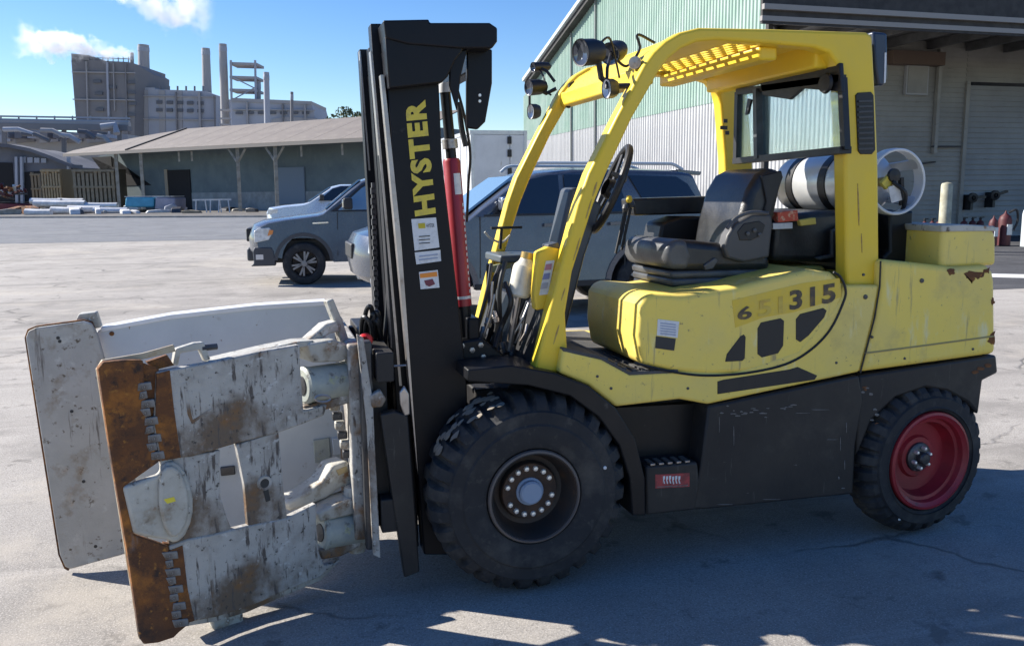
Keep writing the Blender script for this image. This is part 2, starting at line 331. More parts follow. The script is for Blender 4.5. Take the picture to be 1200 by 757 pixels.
for yy in (41.8, 45.6): bar('downpipe', (16.88, yy, 0), (16.88, yy, gz(yy)-.2), .09, .09, mat('pipe_grey%d' % int(yy), (.2, .21, .21), .6), WH, up=(1, 0, 0))
box('end_wall', (17, 53, 0), (60, 53.2, 9.3), GRY, WH)
# shaded front wall: horizontal siding, shutter door and trim
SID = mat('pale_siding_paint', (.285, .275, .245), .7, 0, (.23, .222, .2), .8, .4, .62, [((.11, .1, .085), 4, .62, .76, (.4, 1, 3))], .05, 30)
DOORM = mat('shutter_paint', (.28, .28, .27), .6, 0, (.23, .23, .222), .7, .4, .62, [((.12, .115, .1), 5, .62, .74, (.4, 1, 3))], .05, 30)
def hsid(name, x0, x1, z0, z1, Yp, pitch, dep, m):
    vs, fs = [], []; z = z0; n_ = int((z1-z0)/pitch)
    for i in range(n_+1):
        zz = z0+i*pitch; zn = min(zz+pitch, z1)
        if zn <= zz: break
        b = len(vs); vs += [V((x0, Yp-dep, zz)), V((x1, Yp-dep, zz)), V((x1, Yp, zn)), V((x0, Yp, zn)), V((x0, Yp, zz)), V((x1, Yp, zz))]
        fs += [(b, b+1, b+2, b+3), (b+4, b+5, b+1, b)]
    return mesh(name, vs, fs, m, WH, fix=False, smooth=False)
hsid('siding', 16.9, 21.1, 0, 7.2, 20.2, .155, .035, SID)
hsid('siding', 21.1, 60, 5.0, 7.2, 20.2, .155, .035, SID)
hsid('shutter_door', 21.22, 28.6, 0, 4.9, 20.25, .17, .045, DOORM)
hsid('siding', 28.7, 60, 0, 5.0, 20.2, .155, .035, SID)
box('door_jamb', (21.08, 20.1, 0), (21.22, 20.3, 5.0), SID, WH); box('door_jamb', (28.6, 20.1, 0), (28.72, 20.3, 5.0), SID, WH)
box('corner_trim', (16.86, 20.1, 0), (17.02, 20.4, 7.2), SID, WH)
a, b = U(1062, 76, Y=20.1), U(1086, 112, Y=20.1); o = box('wall_hatch', (a.x, 20.06, b.z), (b.x, 20.17, a.z), mat('hatch_grey', (.30, .30, .30), .6), WH); box('hatch_board', (a.x+.06, 20.04, b.z+.06), (b.x-.06, 20.07, a.z-.06), SID, o)
a, b = U(1042, 60, Y=20), U(1102, 78, Y=20); box('timber_header', (a.x, 19.8, b.z), (b.x, 20.15, a.z), mat('brown_timber', (.11, .075, .055), .8), WH)
a, b = U(1100, 58, Y=20.1), U(1106, 180, Y=20.1); box('wall_stud', (a.x, 20.02, b.z), (a.x+.12, 20.16, a.z), SID, WH)
a, b = U(1092, 172, Y=20.05), U(1126, 172, Y=20.05); bar('wall_rail', a, b, .05, .05, DKF, WH); a = U(1080, 192, Y=20.05); b = U(1096, 190, Y=20.05); bar('wall_rail', a, b, .05, .05, DKF, WH)
# canopy with gutter
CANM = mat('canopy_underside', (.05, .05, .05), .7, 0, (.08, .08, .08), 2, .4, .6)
YC = 16.3; cz = U(893, 8, Y=YC); CX, CZ = cz.x, cz.z; EX = 3.0     # the canopy's open end runs askew back to the wall
def cplan(y, o=0): return CX+o+EX*(y-YC)/(20.2-YC)
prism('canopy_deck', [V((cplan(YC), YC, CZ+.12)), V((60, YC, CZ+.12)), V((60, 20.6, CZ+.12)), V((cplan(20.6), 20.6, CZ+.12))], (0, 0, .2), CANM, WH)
for z, h, yo in ((CZ-.08, .13, YC-.14), (CZ-.34, .12, YC-.06)): box('gutter', (CX-.02, yo, z), (60, yo+.12, z+h), mat('gutter_grey%d' % int(z*100), (.26, .245, .23), .55), WH)
box('canopy_fascia', (CX, YC-.03, CZ-.40), (60, YC+.06, CZ+1.2), DKF, WH)
bar('canopy_end_beam', (cplan(YC+.1, .06), YC+.1, CZ), (cplan(20.1, .06), 20.1, CZ), .12, .24, DKF, WH)
for i in range(22):
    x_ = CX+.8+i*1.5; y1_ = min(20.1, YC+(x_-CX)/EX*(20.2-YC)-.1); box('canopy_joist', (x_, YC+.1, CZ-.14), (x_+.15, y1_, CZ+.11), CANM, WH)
q = U(897, 150, Y=YC+.3); box('canopy_column', (q.x-.07, YC+.2, 0), (q.x+.07, YC+.34, CZ+.1), DKF, WH)
# fire extinguishers, bollard, hoist in front of the shutter
REDX = mat('extinguisher_red', (.075, .012, .015), .6)
def extinguisher(px, py, Yp, h, lab):
    p = U(px, py, Y=Yp); z0 = max(.0, p.z)
    e = world_thing('fire_extinguisher', lab, 'fire extinguisher', (p.x, Yp, z0), 'fire extinguishers standing along the shutter door')
    r = h*.15; c = V((p.x, Yp, z0))
    lathe('bottle', [(0, 0), (r, .0), (r, h*.72), (r*.8, h*.8), (r*.3, h*.86), (r*.25, h*.9)], c, REDX, e, (0, 0, 1), 16)
    lathe('valve', [(r*.25, h*.88), (r*.4, h*.9), (r*.4, h*.96), (0, h*.97)], c, BLKP, e, (0, 0, 1), 10); box('handle', c+V((-r*.2, -r*.2, h*.96)), c+V((r*1.1, r*.2, h*1.0)), BLKP, e)
    prism('label_panel', [c+V((-r*.5, -r*1.02, h*.3)), c+V((r*.5, -r*1.02, h*.3)), c+V((r*.5, -r*1.02, h*.55)), c+V((-r*.5, -r*1.02, h*.55))], (0, .02, 0), STICK, e)
for i, px in enumerate((1082, 1091, 1099, 1128, 1138, 1147)): extinguisher(px, 287, 18.6, .72, 'small red fire extinguisher in the row behind the yellow counterweight box')
p = U(1176, 286, Y=16.2)
e = world_thing('wheeled_extinguisher', 'large red fire extinguisher with a pale label near the shaded shutter', 'fire extinguisher', (p.x, 16.2, 0))
for dx_, hh, rr in ((0, .98, .17), (-.40, .85, .12)):
    c = V((p.x+dx_, 16.2, .02)); lathe('bottle', [(0, 0), (rr, .0), (rr, hh*.72), (rr*.8, hh*.82), (rr*.25, hh*.9), (0, hh)], c, REDX, e, (0, 0, 1), 20)
    prism('label_panel', [c+V((-rr*.5, -rr*1.02, hh*.3)), c+V((rr*.5, -rr*1.02, hh*.3)), c+V((rr*.5, -rr*1.02, hh*.6)), c+V((-rr*.5, -rr*1.02, hh*.6))], (0, .02, 0), CLAMPG, e)
tube('hose', curve_pts([V((p.x, 16.1, .93)), V((p.x+.14, 15.98, 1.0)), V((p.x+.2, 15.98, .7)), V((p.x+.1, 16.0, .45))], 6), .03, BLKP, e, 8)
p = U(1110, 215, Y=15.0); o = lathe('bollard', [(0, p.z+.03), (.12, p.z), (.14, p.z-.05), (.15, 0)], (p.x, 15.0, 0), mat('cream_bollard', (.42, .40, .30), .7, 0, (.3, .28, .2), 4, .4, .6), None, (0, 0, 1), 20); tag(o, 'cream painted bollard post in front of the shutter door', 'bollard')
for i, px in enumerate((1140, 1166)):
    p = U(px, 232-i*3, Y=19.85); e = world_thing('wall_tool', ['dark coiled tool hanging by the door jamb', 'dark nozzle tool hanging on the shutter'][i], 'tool', tuple(p))
    lathe('coil', [(.08, -.05), (.16, -.04), (.16, .04), (.08, .05)], p, BLKP, e, (.2, 1, .1), 16, closed=True); bar('grip', p, p+V((.55, .05, .02+.1*i)), .07, .08, BLKP, e); box('hook', p+V((-.05, .02, -.4)), p+V((.05, .36, .1)), BLKP, e)
p = U(1206, 268, Y=15.5); o = lathe('gas_bottle', [(0, 1.25), (.08, 1.22), (.1, 1.1), (.2, 1.0), (.22, .9), (.22, .02), (0, .0)], (p.x+.05, 15.5, 0), CLAMPG, None, (0, 0, 1), 20); tag(o, 'pale grey gas bottle at the shaded shutter', 'gas bottle')

# ------------------------------------------------------------------ box trailer
TR = world_thing('box_trailer', 'white box trailer parked beside the corrugated warehouse', 'trailer', (8, 36, 0))
TX0, TX1 = U(552, 200, Y=30).x, U(617, 200, Y=30).x; TZ = U(580, 154, Y=30).z
box('box_body', (TX0, 30, 1.1), (TX1, 43, TZ), mat('white_trailer_panel', (.62, .63, .65), .5, 0, (.54, .55, .57), 1.2, .4, .62, [((.4, .38, .34), 4, .64, .76, (1, 1, .3))]), TR)
box('roof_rail', (TX0-.03, 29.96, TZ-.12), (TX1+.03, 43, TZ+.03), SILV, TR)
mx = U(597, 170, Y=30).x
for i in range(2): box('rear_door', ([TX0+.08, mx+.02][i], 29.95, 1.2), ([mx-.02, TX1-.08][i], 29.99, TZ-.15), MATS['white_trailer_panel'], TR)
for zz in (1.6, 2.3, 3.0, 3.5): box('door_hinge', (mx-.10, 29.90, zz), (mx+.06, 29.95, zz+.28), BLKP, TR)
for xx in (TX0+.05, TX1-.05): box('corner_post', (xx-.06, 29.93, 1.1), (xx+.06, 29.99, TZ), SILV, TR)
for i in range(11): box('side_rib', (TX0-.03, 30.6+i*1.15, 1.15), (TX0, 30.66+i*1.15, TZ-.1), SILV, TR)
for yy in (31.5, 32.7, 41):
    for xx in (TX0+.15, TX1-.4): lathe('wheel', [(0, 0), (.3, 0), (.5, .03), (.5, .25), (.3, .28), (0, .28)], (xx, yy, .5), RUB, TR, (1, 0, 0), 24)
box('underframe', (TX0+.4, 30, .75), (TX1-.4, 43, 1.1), BLKF, TR)

# ------------------------------------------------------------------ shed across the road
SL, SR = V((-21.9, 107.5, 0)), V((8.4, 75, 0)); sdr = (SR-SL).normalized(); SR = SR+sdr*5; sn = V((-sdr.y, sdr.x, 0)); SLen = (SR-SL).length
SH = world_thing('long_shed', 'long low shed with a tan metal roof, posts and grey green wall', 'shed', tuple(SL+sdr*20+sn*5))
def sp(u, d, z): return SL+sdr*u+sn*d+V((0, 0, z))
ROOF = mat('tan_roof_sheet', (.20, .172, .145), .7, 0, (.165, .14, .12), .4, .4, .64, [((.25, .22, .185), 1.5, .58, .74, (1, 1, .4)), ((.12, .1, .085), 2.5, .62, .74)])
SWAL = mat('grey_green_wall', (.125, .165, .18), .8, 0, (.095, .13, .15), .5, .4, .62, [((.16, .20, .21), 2, .62, .74, (1, 1, .4))])
EZ, RZ_, RD = 6.4, 9.1, 8.0; NP = 13
for i in range(NP):
    u0, u1 = SLen*i/NP, SLen*(i+1)/NP-.05
    def rt(u): return max(0.02, min(1, (u+1.0)/11.0))**.75     # the left end rounds down as a hip
    dz = -.05 if i < 3 else 0
    pts = [sp(u0, -.4, EZ+dz), sp(u1, -.4, EZ+dz), sp(u1, -.4+RD*rt(u1), EZ+(RZ_-EZ)*rt(u1)+dz), sp(u0, -.4+RD*rt(u0), EZ+(RZ_-EZ)*rt(u0)+dz)]
    prism('roof_panel', pts, (0, 0, .10), ROOF, SH)
bar('roof_step', sp(SLen*3/NP, -.4, EZ+.12), sp(SLen*3/NP, -.4+RD, RZ_+.12), .30, .2, DKF, SH)
bar('eave_board', sp(0, -.38, EZ-.1), sp(SLen, -.38, EZ-.1), .10, .3, mat('grey_eave', (.22, .2, .18), .8), SH)
WD = 3.6
prism('wall', [sp(.6, WD, 0), sp(SLen, WD, 0), sp(SLen, WD, EZ+1), sp(12, WD, EZ+.7), sp(4, WD, EZ+.2), sp(.6, WD, EZ-.1)], sn*4, SWAL, SH)
prism('wall_plinth', [sp(16, WD-.06, 0), sp(SLen, WD-.06, 0), sp(SLen, WD-.06, 1.9), sp(16, WD-.06, 1.9)], sn*.05, mat('pale_plinth', (.27, .30, .31), .85, 0, (.2, .22, .23), 1, .4, .6), SH)
def spx(px): # distance along the shed wall seen at this photo column
    d = ray(px, 215); n_ = V((sn.x, sn.y, 0)); t = (SL+sn*WD-CAM).dot(n_)/d.dot(n_); return (CAM+d*t-SL).dot(sdr)
VOID = mat('dark_opening', (.012, .012, .014), .9)
u0, u1 = spx(198), spx(224); prism('door_opening', [sp(u0, WD-.12, .1), sp(u1, WD-.12, .1), sp(u1, WD-.12, 4.4), sp(u0, WD-.12, 4.4)], sn*.08, VOID, SH)
prism('door_frame', [sp(u0-.5, WD-.16, .1), sp(u0-.02, WD-.16, .1), sp(u0-.02, WD-.16, 4.5), sp(u0-.5, WD-.16, 4.5)], sn*.1, mat('frame_tan', (.3, .26, .2), .8), SH)
u0, u1 = spx(325), spx(358); o = prism('roller_door', [sp(u0, WD-.12, .6), sp(u1, WD-.12, .6), sp(u1, WD-.12, 4.3), sp(u0, WD-.12, 4.3)], sn*.08, mat('slate_door', (.16, .21, .27), .7), SH)
for i in range(11): prism('door_slat', [sp(u0+.05, WD-.15, .7+i*.33), sp(u1-.05, WD-.15, .7+i*.33), sp(u1-.05, WD-.15, .92+i*.33), sp(u0+.05, WD-.15, .92+i*.33)], sn*.03, MATS['slate_door'], o)
u0, u1 = spx(90), spx(116); prism('wall_recess', [sp(9.9, WD-.05, 2.8), sp(spx(133), WD-.05, 2.8), sp(spx(133), WD-.05, 6.2), sp(spx(110), WD-.05, 6.2)], sn*.04, VOID, SH)
POSTM = mat('pale_timber_post', (.36, .34, .30), .8, 0, (.26, .24, .2), 2, .4, .6)
def spe(px):
    d = ray(px, 215); n_ = V((sn.x, sn.y, 0)); t = (SL-CAM).dot(n_)/d.dot(n_); return (CAM+d*t-SL).dot(sdr)
for px, br in ((137, 0), (166, 0), (279, 1), (323, 1)):
    u = spe(px); po = bar('post', sp(u, .1, 0), sp(u+.05, .1, EZ-.2), .34, .34, POSTM, SH, up=(1, 0, 0))
    if br:
        for s in (-1, 1): bar('brace', sp(u, .1, EZ-1.7), sp(u+s*1.2, .1, EZ-.3), .2, .2, POSTM, po, up=(0, 1, 0))
for px in (209, 224, 400, 352): u = spe(px); bar('hanging_lamp', sp(u, .3, EZ-.3), sp(u, .3, EZ-1.3), .18, .18, POSTM, SH, up=(1, 0, 0))

# ------------------------------------------------------------------ far works, each block at its own distance
hv = V((math.sin(YAW), math.cos(YAW), 0))
def fp_(px, D): pl = (CAM+hv*D, hv); return [U(x, y, pl=pl) for x, y in px]
def scr(name, px, D, th, m, par, **k): return prism(name, fp_(px, D), hv*th, m, par, **k)
CT = mat('dark_grey_concrete', (.165, .162, .172), .9, 0, (.21, .205, .21), .05, .38, .62, [((.15, .155, .175), .12, .58, .72, (1, 1, .2))])
CT2 = mat('pale_blue_cladding', (.34, .36, .41), .85, 0, (.29, .31, .36), .06, .4, .62)
WIN = mat('dark_far_window', (.085, .09, .11), .4)
def gr(D, x): return 232+1.0  # foot of the far blocks hides behind the shed
def block(name, lab, D, px, th, m, wins=(), wsz=(9, 3.4)):
    foot = U(px[0][0], 235, pl=(CAM+hv*D, hv)); b = world_thing(name, lab, 'building', (foot.x, foot.y, 0))
    f = fp_(px, D); f2 = []
    for p in f: f2.append(V((p.x, p.y, max(0, p.z))))
    prism('wall', f2, hv*th, m, b)
    for (x, y) in wins: scr('window', [(x, y), (x+wsz[0], y), (x+wsz[0], y+wsz[1]), (x, y+wsz[1])], D-.6, .4, WIN, b)
    return b
tw = block('factory_tower', 'tall dark grey concrete factory tower with steam above it', 300, [(83.5, 71), (106, 71), (150, 73), (158, 75), (158, 242), (97, 242)], 26, CT, [(109, 94), (111, 108), (112, 127), (150, 95), (150, 107), (151, 120), (150, 133), (127, 101)])
scr('penthouse', [(83.5, 63), (104, 65), (104, 72), (83.8, 72)], 300, 12, CT, tw)
prism('angled_wall', [fp_([(158, 75)], 300)[0], fp_([(180, 88)], 309)[0], V((*fp_([(178, 240)], 309)[0].xy, 0)), V((*fp_([(158, 240)], 300)[0].xy, 0))], hv*14, CT, tw)
def stack(name, lab, xa, ya, xb, yb, w0, w1, D, m):
    a, b = fp_([(xa, ya)], D)[0], fp_([(xb, yb)], D)[0]; k = D/FPX/2
    b = V((b.x, b.y, max(0, b.z))); t = world_thing(name, lab, 'chimney', (b.x, b.y, b.z))
    n_ = 6; h = (a-b).length
    lathe('shaft', [(w1*k+(w0-w1)*k*i/n_, h*i/n_) for i in range(n_+1)]+[(w0*k*.7, h), (w0*k*.7, h-3)], b, m, t, a-b, 20)
    lathe('rim_band', [(w0*k, h-2.4), (w0*k*1.07, h-2.3), (w0*k*1.07, h-.9), (w0*k, h-.8)], b, CT2, t, a-b, 20); return t
CT3 = mat('stack_concrete', (.29, .285, .295), .9, 0, (.33, .325, .33), .05, .4, .6)
stack('chimney', 'short chimney rising behind the grey tower', 168, 53, 172, 235, 12, 15, 318, CT3)
stack('chimney', 'slim chimney at the end of the pale windowed block', 241, 57, 247, 235, 9, 13, 312, CT3)
stack('chimney', 'tallest chimney beside the open steel frame', 261, 52, 267, 235, 8.5, 11, 290, CT3)
stack('chimney', 'white slim chimney in front of the low works block', 312, 85, 315, 235, 6.5, 7, 262, CT2)
stack('chimney', 'small flue at the right foot of the steel frame', 303, 96, 304, 235, 5, 5, 285, CT3)
stack('chimney', 'thin vent pipe on the low works roof', 342, 108, 342.5, 235, 3.5, 3.5, 275, CT)
b2 = block('works_block', 'pale blue grey works block with rows of dark windows', 305, [(163, 103), (181, 103), (181, 105), (240, 107), (253, 112), (254, 240), (166, 240)], 24, CT2, [(183+i*12, 118+j*9+i*.3) for i in range(5) for j in range(2)], (7, 4))
for i in range(3): scr('cladding_rib', [(166+i*20, 106), (173+i*20, 106), (175+i*20, 235), (168+i*20, 235)], 304.7, .3, CT3, b2)
for i in range(6): scr('roof_vent', [(187+i*10, 101), (188+i*10, 101), (188+i*10, 107), (187+i*10, 107)], 306, 1, CT, b2)
b3 = block('works_block', 'low grey works block behind the tan shed roof', 280, [(271, 118), (300, 119), (340, 121), (365, 122), (370, 140), (371, 240), (274, 240)], 22, CT2, [(276+i*13, 131) for i in range(7)], (8, 3))
scr('parapet', [(271, 115), (365, 119), (365, 123), (271, 119)], 279.6, 22, CT3, b3); scr('roof_curve', [(318, 140), (335, 137), (372, 139), (376, 146), (318, 146)], 279.5, 3, CT3, b3)
fr = world_thing('steel_frame_tower', 'open steel frame tower with platforms next to the tallest chimney', 'frame', tuple(V((*fp_([(285, 235)], 283)[0].xy, 0))))
for x in (270.5, 299): 
    for dd in (283, 291): 
        a, b = fp_([(x, 71 if dd == 283 else 72)], dd)[0], fp_([(x+3, 235)], dd)[0]; bar('column', a, V((b.x, b.y, 0)), .7, .7, CT2, fr, up=(1, 0, 0))
for y in (73, 89, 104, 117): scr('platform', [(269, y), (301, y+1), (301, y+4), (269, y+3)], 283, 8, CT3, fr)
for i, (ya, yb) in enumerate(((90, 104), (104, 117))): a, b = fp_([(271, ya+(14 if i else 0)), (299, yb-(14 if i else 0))], 283); bar('brace', a, b, .35, .35, CT2, fr, up=(0, 1, 0))
for y in (128, 138, 145): scr('landing', [(257, y), (272, y+.5), (272, y+2.5), (257, y+2)], 284, 3, CT3, fr)

# pipes, ledges, rails and ladders on the far works
for x0_, x1_, y_, D_, b_ in ((84, 158, 84, 299.3, tw), (85, 158, 116, 299.3, tw), (164, 253, 112, 304.2, b2), (164, 253, 139, 304.2, b2), (272, 369, 128, 279.2, b3)):
    scr('wall_ledge', [(x0_, y_), (x1_, y_+1), (x1_, y_+2.2), (x0_, y_+1.2)], D_, .6, CT3, b_)
for x_, ya, yb, w_, D_, b_, m_ in ((100, 72, 200, 1.2, 299.2, tw, CT3), (124, 73, 200, 2.2, 299.1, tw, CT2), (146, 74, 200, 1.2, 299.2, tw, CT), (132, 74, 130, .8, 299.2, tw, CT3), (205, 108, 200, 1.5, 304, b2, CT), (232, 108, 200, 2.2, 304, b2, CT3), (250, 112, 200, 1.4, 304, b2, CT), (288, 120, 200, 2, 279, b3, CT3), (330, 122, 200, 1.4, 279, b3, CT), (356, 123, 200, 2, 279, b3, CT3)):
    scr('wall_pipe', [(x_, ya), (x_+w_, ya), (x_+w_+.03*(yb-ya), yb), (x_+.03*(yb-ya), yb)], D_, .8, m_, b_)
for i in range(8): scr('roof_rail_post', [(108+i*6, 67.5), (108.7+i*6, 67.5), (108.7+i*6, 74), (108+i*6, 74)], 300.3, .3, CT, tw)
scr('roof_rail', [(107, 67.5), (152, 69), (152, 69.8), (107, 68.3)], 300.2, .2, CT, tw)
for i in range(4): scr('louvre_row', [(90+i*17, 140), (100+i*17, 140), (100+i*17, 146), (90+i*17, 146)], 299.2, .3, WIN, tw)
stack('chimney', 'stubby vent giving off the steam on the tower roof', 154.5, 62, 155, 90, 4, 4.5, 306, CT)
# left works with gantry
HALL = mat('sooty_hall_sheet', (.085, .09, .11), .85, 0, (.13, .135, .155), .15, .4, .62)
lw = block('works_hall', 'dark grey hall with a curved roof left of the tan shed', 118, [(-30, 175), (-10, 171), (10, 172), (35, 177), (60, 186), (84, 196), (84, 246), (-30, 246)], 12, HALL)
scr('door_opening', [(-20, 190), (14, 191), (18, 244), (-20, 244)], 117.9, .4, VOID, lw); scr('door_opening', [(26, 202), (56, 200), (56, 240), (28, 242)], 117.9, .4, VOID, lw)
for x in (17, 23, 78): scr('pilaster', [(x, 184), (x+3, 184), (x+4, 244), (x+1, 244)], 117.4, .4, CT2, lw)
scr('roof_edge', [(-30, 172), (-10, 168), (10, 169), (35, 174), (60, 183), (84, 193), (84, 197), (60, 187), (35, 178), (10, 173), (-10, 172), (-30, 176)], 117, 3, HALL, lw)
for i in range(4): scr('clerestory_pane', [(24+i*8, 184+i*.6), (30+i*8, 184+i*.6), (30+i*8, 191), (24+i*8, 191)], 117.8, .3, CT2, lw)
l2 = block('works_hall', 'higher blue grey hall behind the pipe gantry', 150, [(-30, 150), (40, 152), (98, 156), (150, 158), (150, 246), (-30, 246)], 20, CT3)
for i in range(5): scr('roof_step', [(-10+i*28, 158+3*(i % 2)), (12+i*28, 158), (12+i*28, 166), (-10+i*28, 168)], 149.5, 4, [CT2, CT][i % 2], l2)
gt = world_thing('pipe_gantry', 'long overhead pipe gantry with railings in front of the works', 'gantry', tuple(V((*fp_([(40, 235)], 135)[0].xy, 0))))
for y, hgt in ((136, .25), (139.5, .25), (143, .6), (147.5, .9)): a, b = fp_([(-30, y), (152, y+3)], 135); bar('pipe_run', a, b, hgt*1.6, hgt, [CT, CT2, CT3][int(y) % 3], gt)
for x in range(-20, 150, 21): a, b = fp_([(x, 136), (x, 147)], 135); bar('rail_post', a, b, .2, .2, CT3, gt, up=(1, 0, 0))
for x in (5, 75, 140): a, b = fp_([(x, 147), (x, 235)], 135); bar('leg', a, V((b.x, b.y, 0)), .6, .6, CT, gt, up=(1, 0, 0))
a, b = fp_([(118, 149), (137, 157)], 133); tube('vent_pipe', [a, a+V((2, 0, .3)), b], .5, CT2, gt, 10)

for i in range(9):
    x_ = 2+i*15; scr('roof_plant', [(x_, 150+4*(i % 3)), (x_+7+2*(i % 2), 150+4*(i % 3)), (x_+8, 162), (x_, 162)], 146, 3, [CT, HALL, CT2][i % 3], l2)
for i in range(6):
    a, b = fp_([(4+i*22, 152+(i*5) % 9), (40+i*18, 158+(i*7) % 12)], 132); tube('plant_pipe', [a, a.lerp(b, .5)+V((0, 0, .4)), b], .35, [CT2, HALL, CT3][i % 3], l2, 8)
# steam
def plume(name, lab, p0, p1, D, r0, r1, K, seed, sh=1.0):
    a, b = fp_([p0, p1], D); d = b-a; L_ = d.length; ux = d.normalized(); uz = V((0, 0, 1)); uz = (uz-ux*uz.dot(ux)).normalized(); uy = uz.cross(ux); R_ = max(r0, r1)*1.7
    vs, fs = boxv(0, L_, -R_, R_, -R_, R_); me = bpy.data.meshes.new(name); me.from_pydata(vs, [], fs)
    o = bpy.data.objects.new(name, me); COL.objects.link(o); M = Matrix((ux, uy, uz)).transposed().to_4x4(); M.translation = a; o.matrix_world = M
    m = bpy.data.materials.new(name); m.use_nodes = True; t = m.node_tree; n = t.nodes; L = t.links; n.remove(n['Principled BSDF'])
    pv = n.new('ShaderNodeVolumePrincipled'); pv.inputs['Color'].default_value = (.98, .98, .99, 1); pv.inputs['Anisotropy'].default_value = .2
    tc = n.new('ShaderNodeTexCoord'); sx = n.new('ShaderNodeSeparateXYZ'); L.new(tc.outputs['Object'], sx.inputs[0])
    def mth(op, a_, b_=None):
        x = n.new('ShaderNodeMath'); x.operation = op
        for i, q in enumerate((a_, b_)):
            if q is None: continue
            if isinstance(q, (int, float)): x.inputs[i].default_value = q
            else: L.new(q, x.inputs[i])
        return x.outputs[0]
    tt = mth('DIVIDE', sx.outputs[0], L_)
    z1 = n.new('ShaderNodeTexNoise'); z1.inputs['Scale'].default_value = .09*sh; z1.inputs['Detail'].default_value = 2; mp = n.new('ShaderNodeMapping'); mp.inputs['Location'].default_value = (seed, seed*2, 0); L.new(tc.outputs['Object'], mp.inputs[0]); L.new(mp.outputs[0], z1.inputs[0])
    z2 = n.new('ShaderNodeTexNoise'); z2.inputs['Scale'].default_value = .28*sh; z2.inputs['Detail'].default_value = 6; z2.inputs['Roughness'].default_value = .6; L.new(mp.outputs[0], z2.inputs[0])
    rr = mth('ADD', mth('MULTIPLY', tt, r1-r0), r0)
    yy = mth('ADD', sx.outputs[1], 0.0); zz = mth('ADD', sx.outputs[2], mth('MULTIPLY', mth('SUBTRACT', z1.outputs[0], .5), r1*1.6))
    dd = mth('DIVIDE', mth('SQRT', mth('ADD', mth('MULTIPLY', yy, yy), mth('MULTIPLY', zz, zz))), rr)
    e = mth('ADD', mth('SUBTRACT', .72, dd), mth('MULTIPLY', mth('SUBTRACT', z2.outputs[0], .5), 2.6))
    ends = mth('MINIMUM', mth('MULTIPLY', tt, 14), mth('MULTIPLY', mth('SUBTRACT', 1, tt), 4)); ends = mth('MINIMUM', ends, 1)
    dn = mth('MULTIPLY', mth('MULTIPLY', mth('MINIMUM', mth('MAXIMUM', e, 0), .8), ends), K); L.new(dn, pv.inputs['Density'])
    L.new(pv.outputs[0], n['Material Output'].inputs['Volume']); me.materials.append(m); o['kind'] = 'stuff'; o['label'] = lab; o['category'] = 'steam'
    return o
plume('steam_plume', 'white steam plume blowing left from the factory tower', (158, 66), (22, 44), 300, 3.0, 7.5, 1.1, 3.1)
plume('steam_plume', 'detached white steam cloud high above the factory tower', (126, -8), (246, 22), 300, 5.0, 9.0, .40, 9.7, .8)
# ------------------------------------------------------------------ parked vehicles (local x runs front to rear, near side is -y)
def arc(cx, cz, r, a0, a1, n=9): return [(cx+r*math.cos(rad(a0+(a1-a0)*i/n)), cz+r*math.sin(rad(a0+(a1-a0)*i/n))) for i in range(n+1)]
class Car:
    def __init__(s, name, lab, cat, loc, rz, L, W, belt, roof, tumble, paint, nose=.16, tail=.08):
        s.t = thing(name, lab, cat, loc, rz); s.L, s.W, s.belt, s.roof, s.tum, s.paint, s.nose, s.tail = L, W, belt, roof, tumble, paint, nose, tail
    def half(s, z):
        h = s.W/2
        if z > s.belt: h -= s.tum*(z-s.belt)**1.15
        elif z < s.belt-.35: h -= .05*(s.belt-.35-z)
        return h
    def body(s, prof, name='body', m=None):
        lay = [-1, -.985, -.94, -.84, -.6, -.2, .2, .6, .84, .94, .985, 1]; vs = []; n = len(prof)
        for t in lay:
            a = abs(t)
            for (x, z) in prof:
                q = a**4; xx = x
                xx += s.nose*q*max(0, 1-x/.9) - s.tail*q*max(0, 1-(s.L-x)/.6)
                ed = max(0, (a-.94)/.06)**2
                zz = z-(.035*a*a+.03*ed)*max(0, (z-s.belt+.25)/max(.1, s.roof-s.belt)) - .03*a**3*(1 if z > s.belt-.3 and x < 1.5 else 0)
                vs.append((xx, t*s.half(z), zz))
        fs = [tuple(range(n-1, -1, -1)), tuple((len(lay)-1)*n+i for i in range(n))]
        for k in range(len(lay)-1):
            for i in range(n): j = (i+1) % n; fs.append((k*n+i, k*n+j, (k+1)*n+j, (k+1)*n+i))
        return mesh(name, vs, fs, m or s.paint, s.t, ang=28)
    def side(s, name, pts, m, off=.006, th=.02, par=None, both=True, **k):
        """outline in (x, z) laid on the flank"""
        r = None
        for sg in ((-1, 1) if both else (-1,)):
            f = [V((x, sg*(s.half(z)+off), z)) for x, z in pts]; o = prism(name, f, (0, -sg*th, 0), m, par or s.t, **k); r = r or o
        return r
    def wheel(s, x, R, W, rim, spokes=6):
        for sg in (-1, 1):
            c = V((x, sg*(s.W/2-.0), R)); ax = (0, -sg, 0)
            w_ = lathe('wheel', [(R*.62, .02), (R*.66, .0), (R*.8, -.008), (R*.93, .005), (R, .04), (R, W-.04), (R*.9, W), (R*.5, W)], c, RUB, s.t, ax, 44)
            lathe('rim', [(R*.63, .015), (R*.60, .01), (R*.57, .04), (R*.55, .12), (.02, .12)], c, DRIM, w_, ax, 32)
            for i in range(spokes):
                a = 2*math.pi*i/spokes+.3
                for da in (-.16, .16):
                    bar('spoke', c+V((math.cos(a)*R*.12, -sg*.03, math.sin(a)*R*.12)), c+V((math.cos(a+da)*R*.58, -sg*.03, math.sin(a+da)*R*.58)), .035, .03, rim, w_, up=(0, 1, 0))
            lathe('hub_cap', [(0, .012), (R*.13, .015), (R*.16, .05)], c, rim, w_, ax, 16)
GLD = mat('tinted_car_glass', (.012, .016, .024), .04, 0, spec=.8)
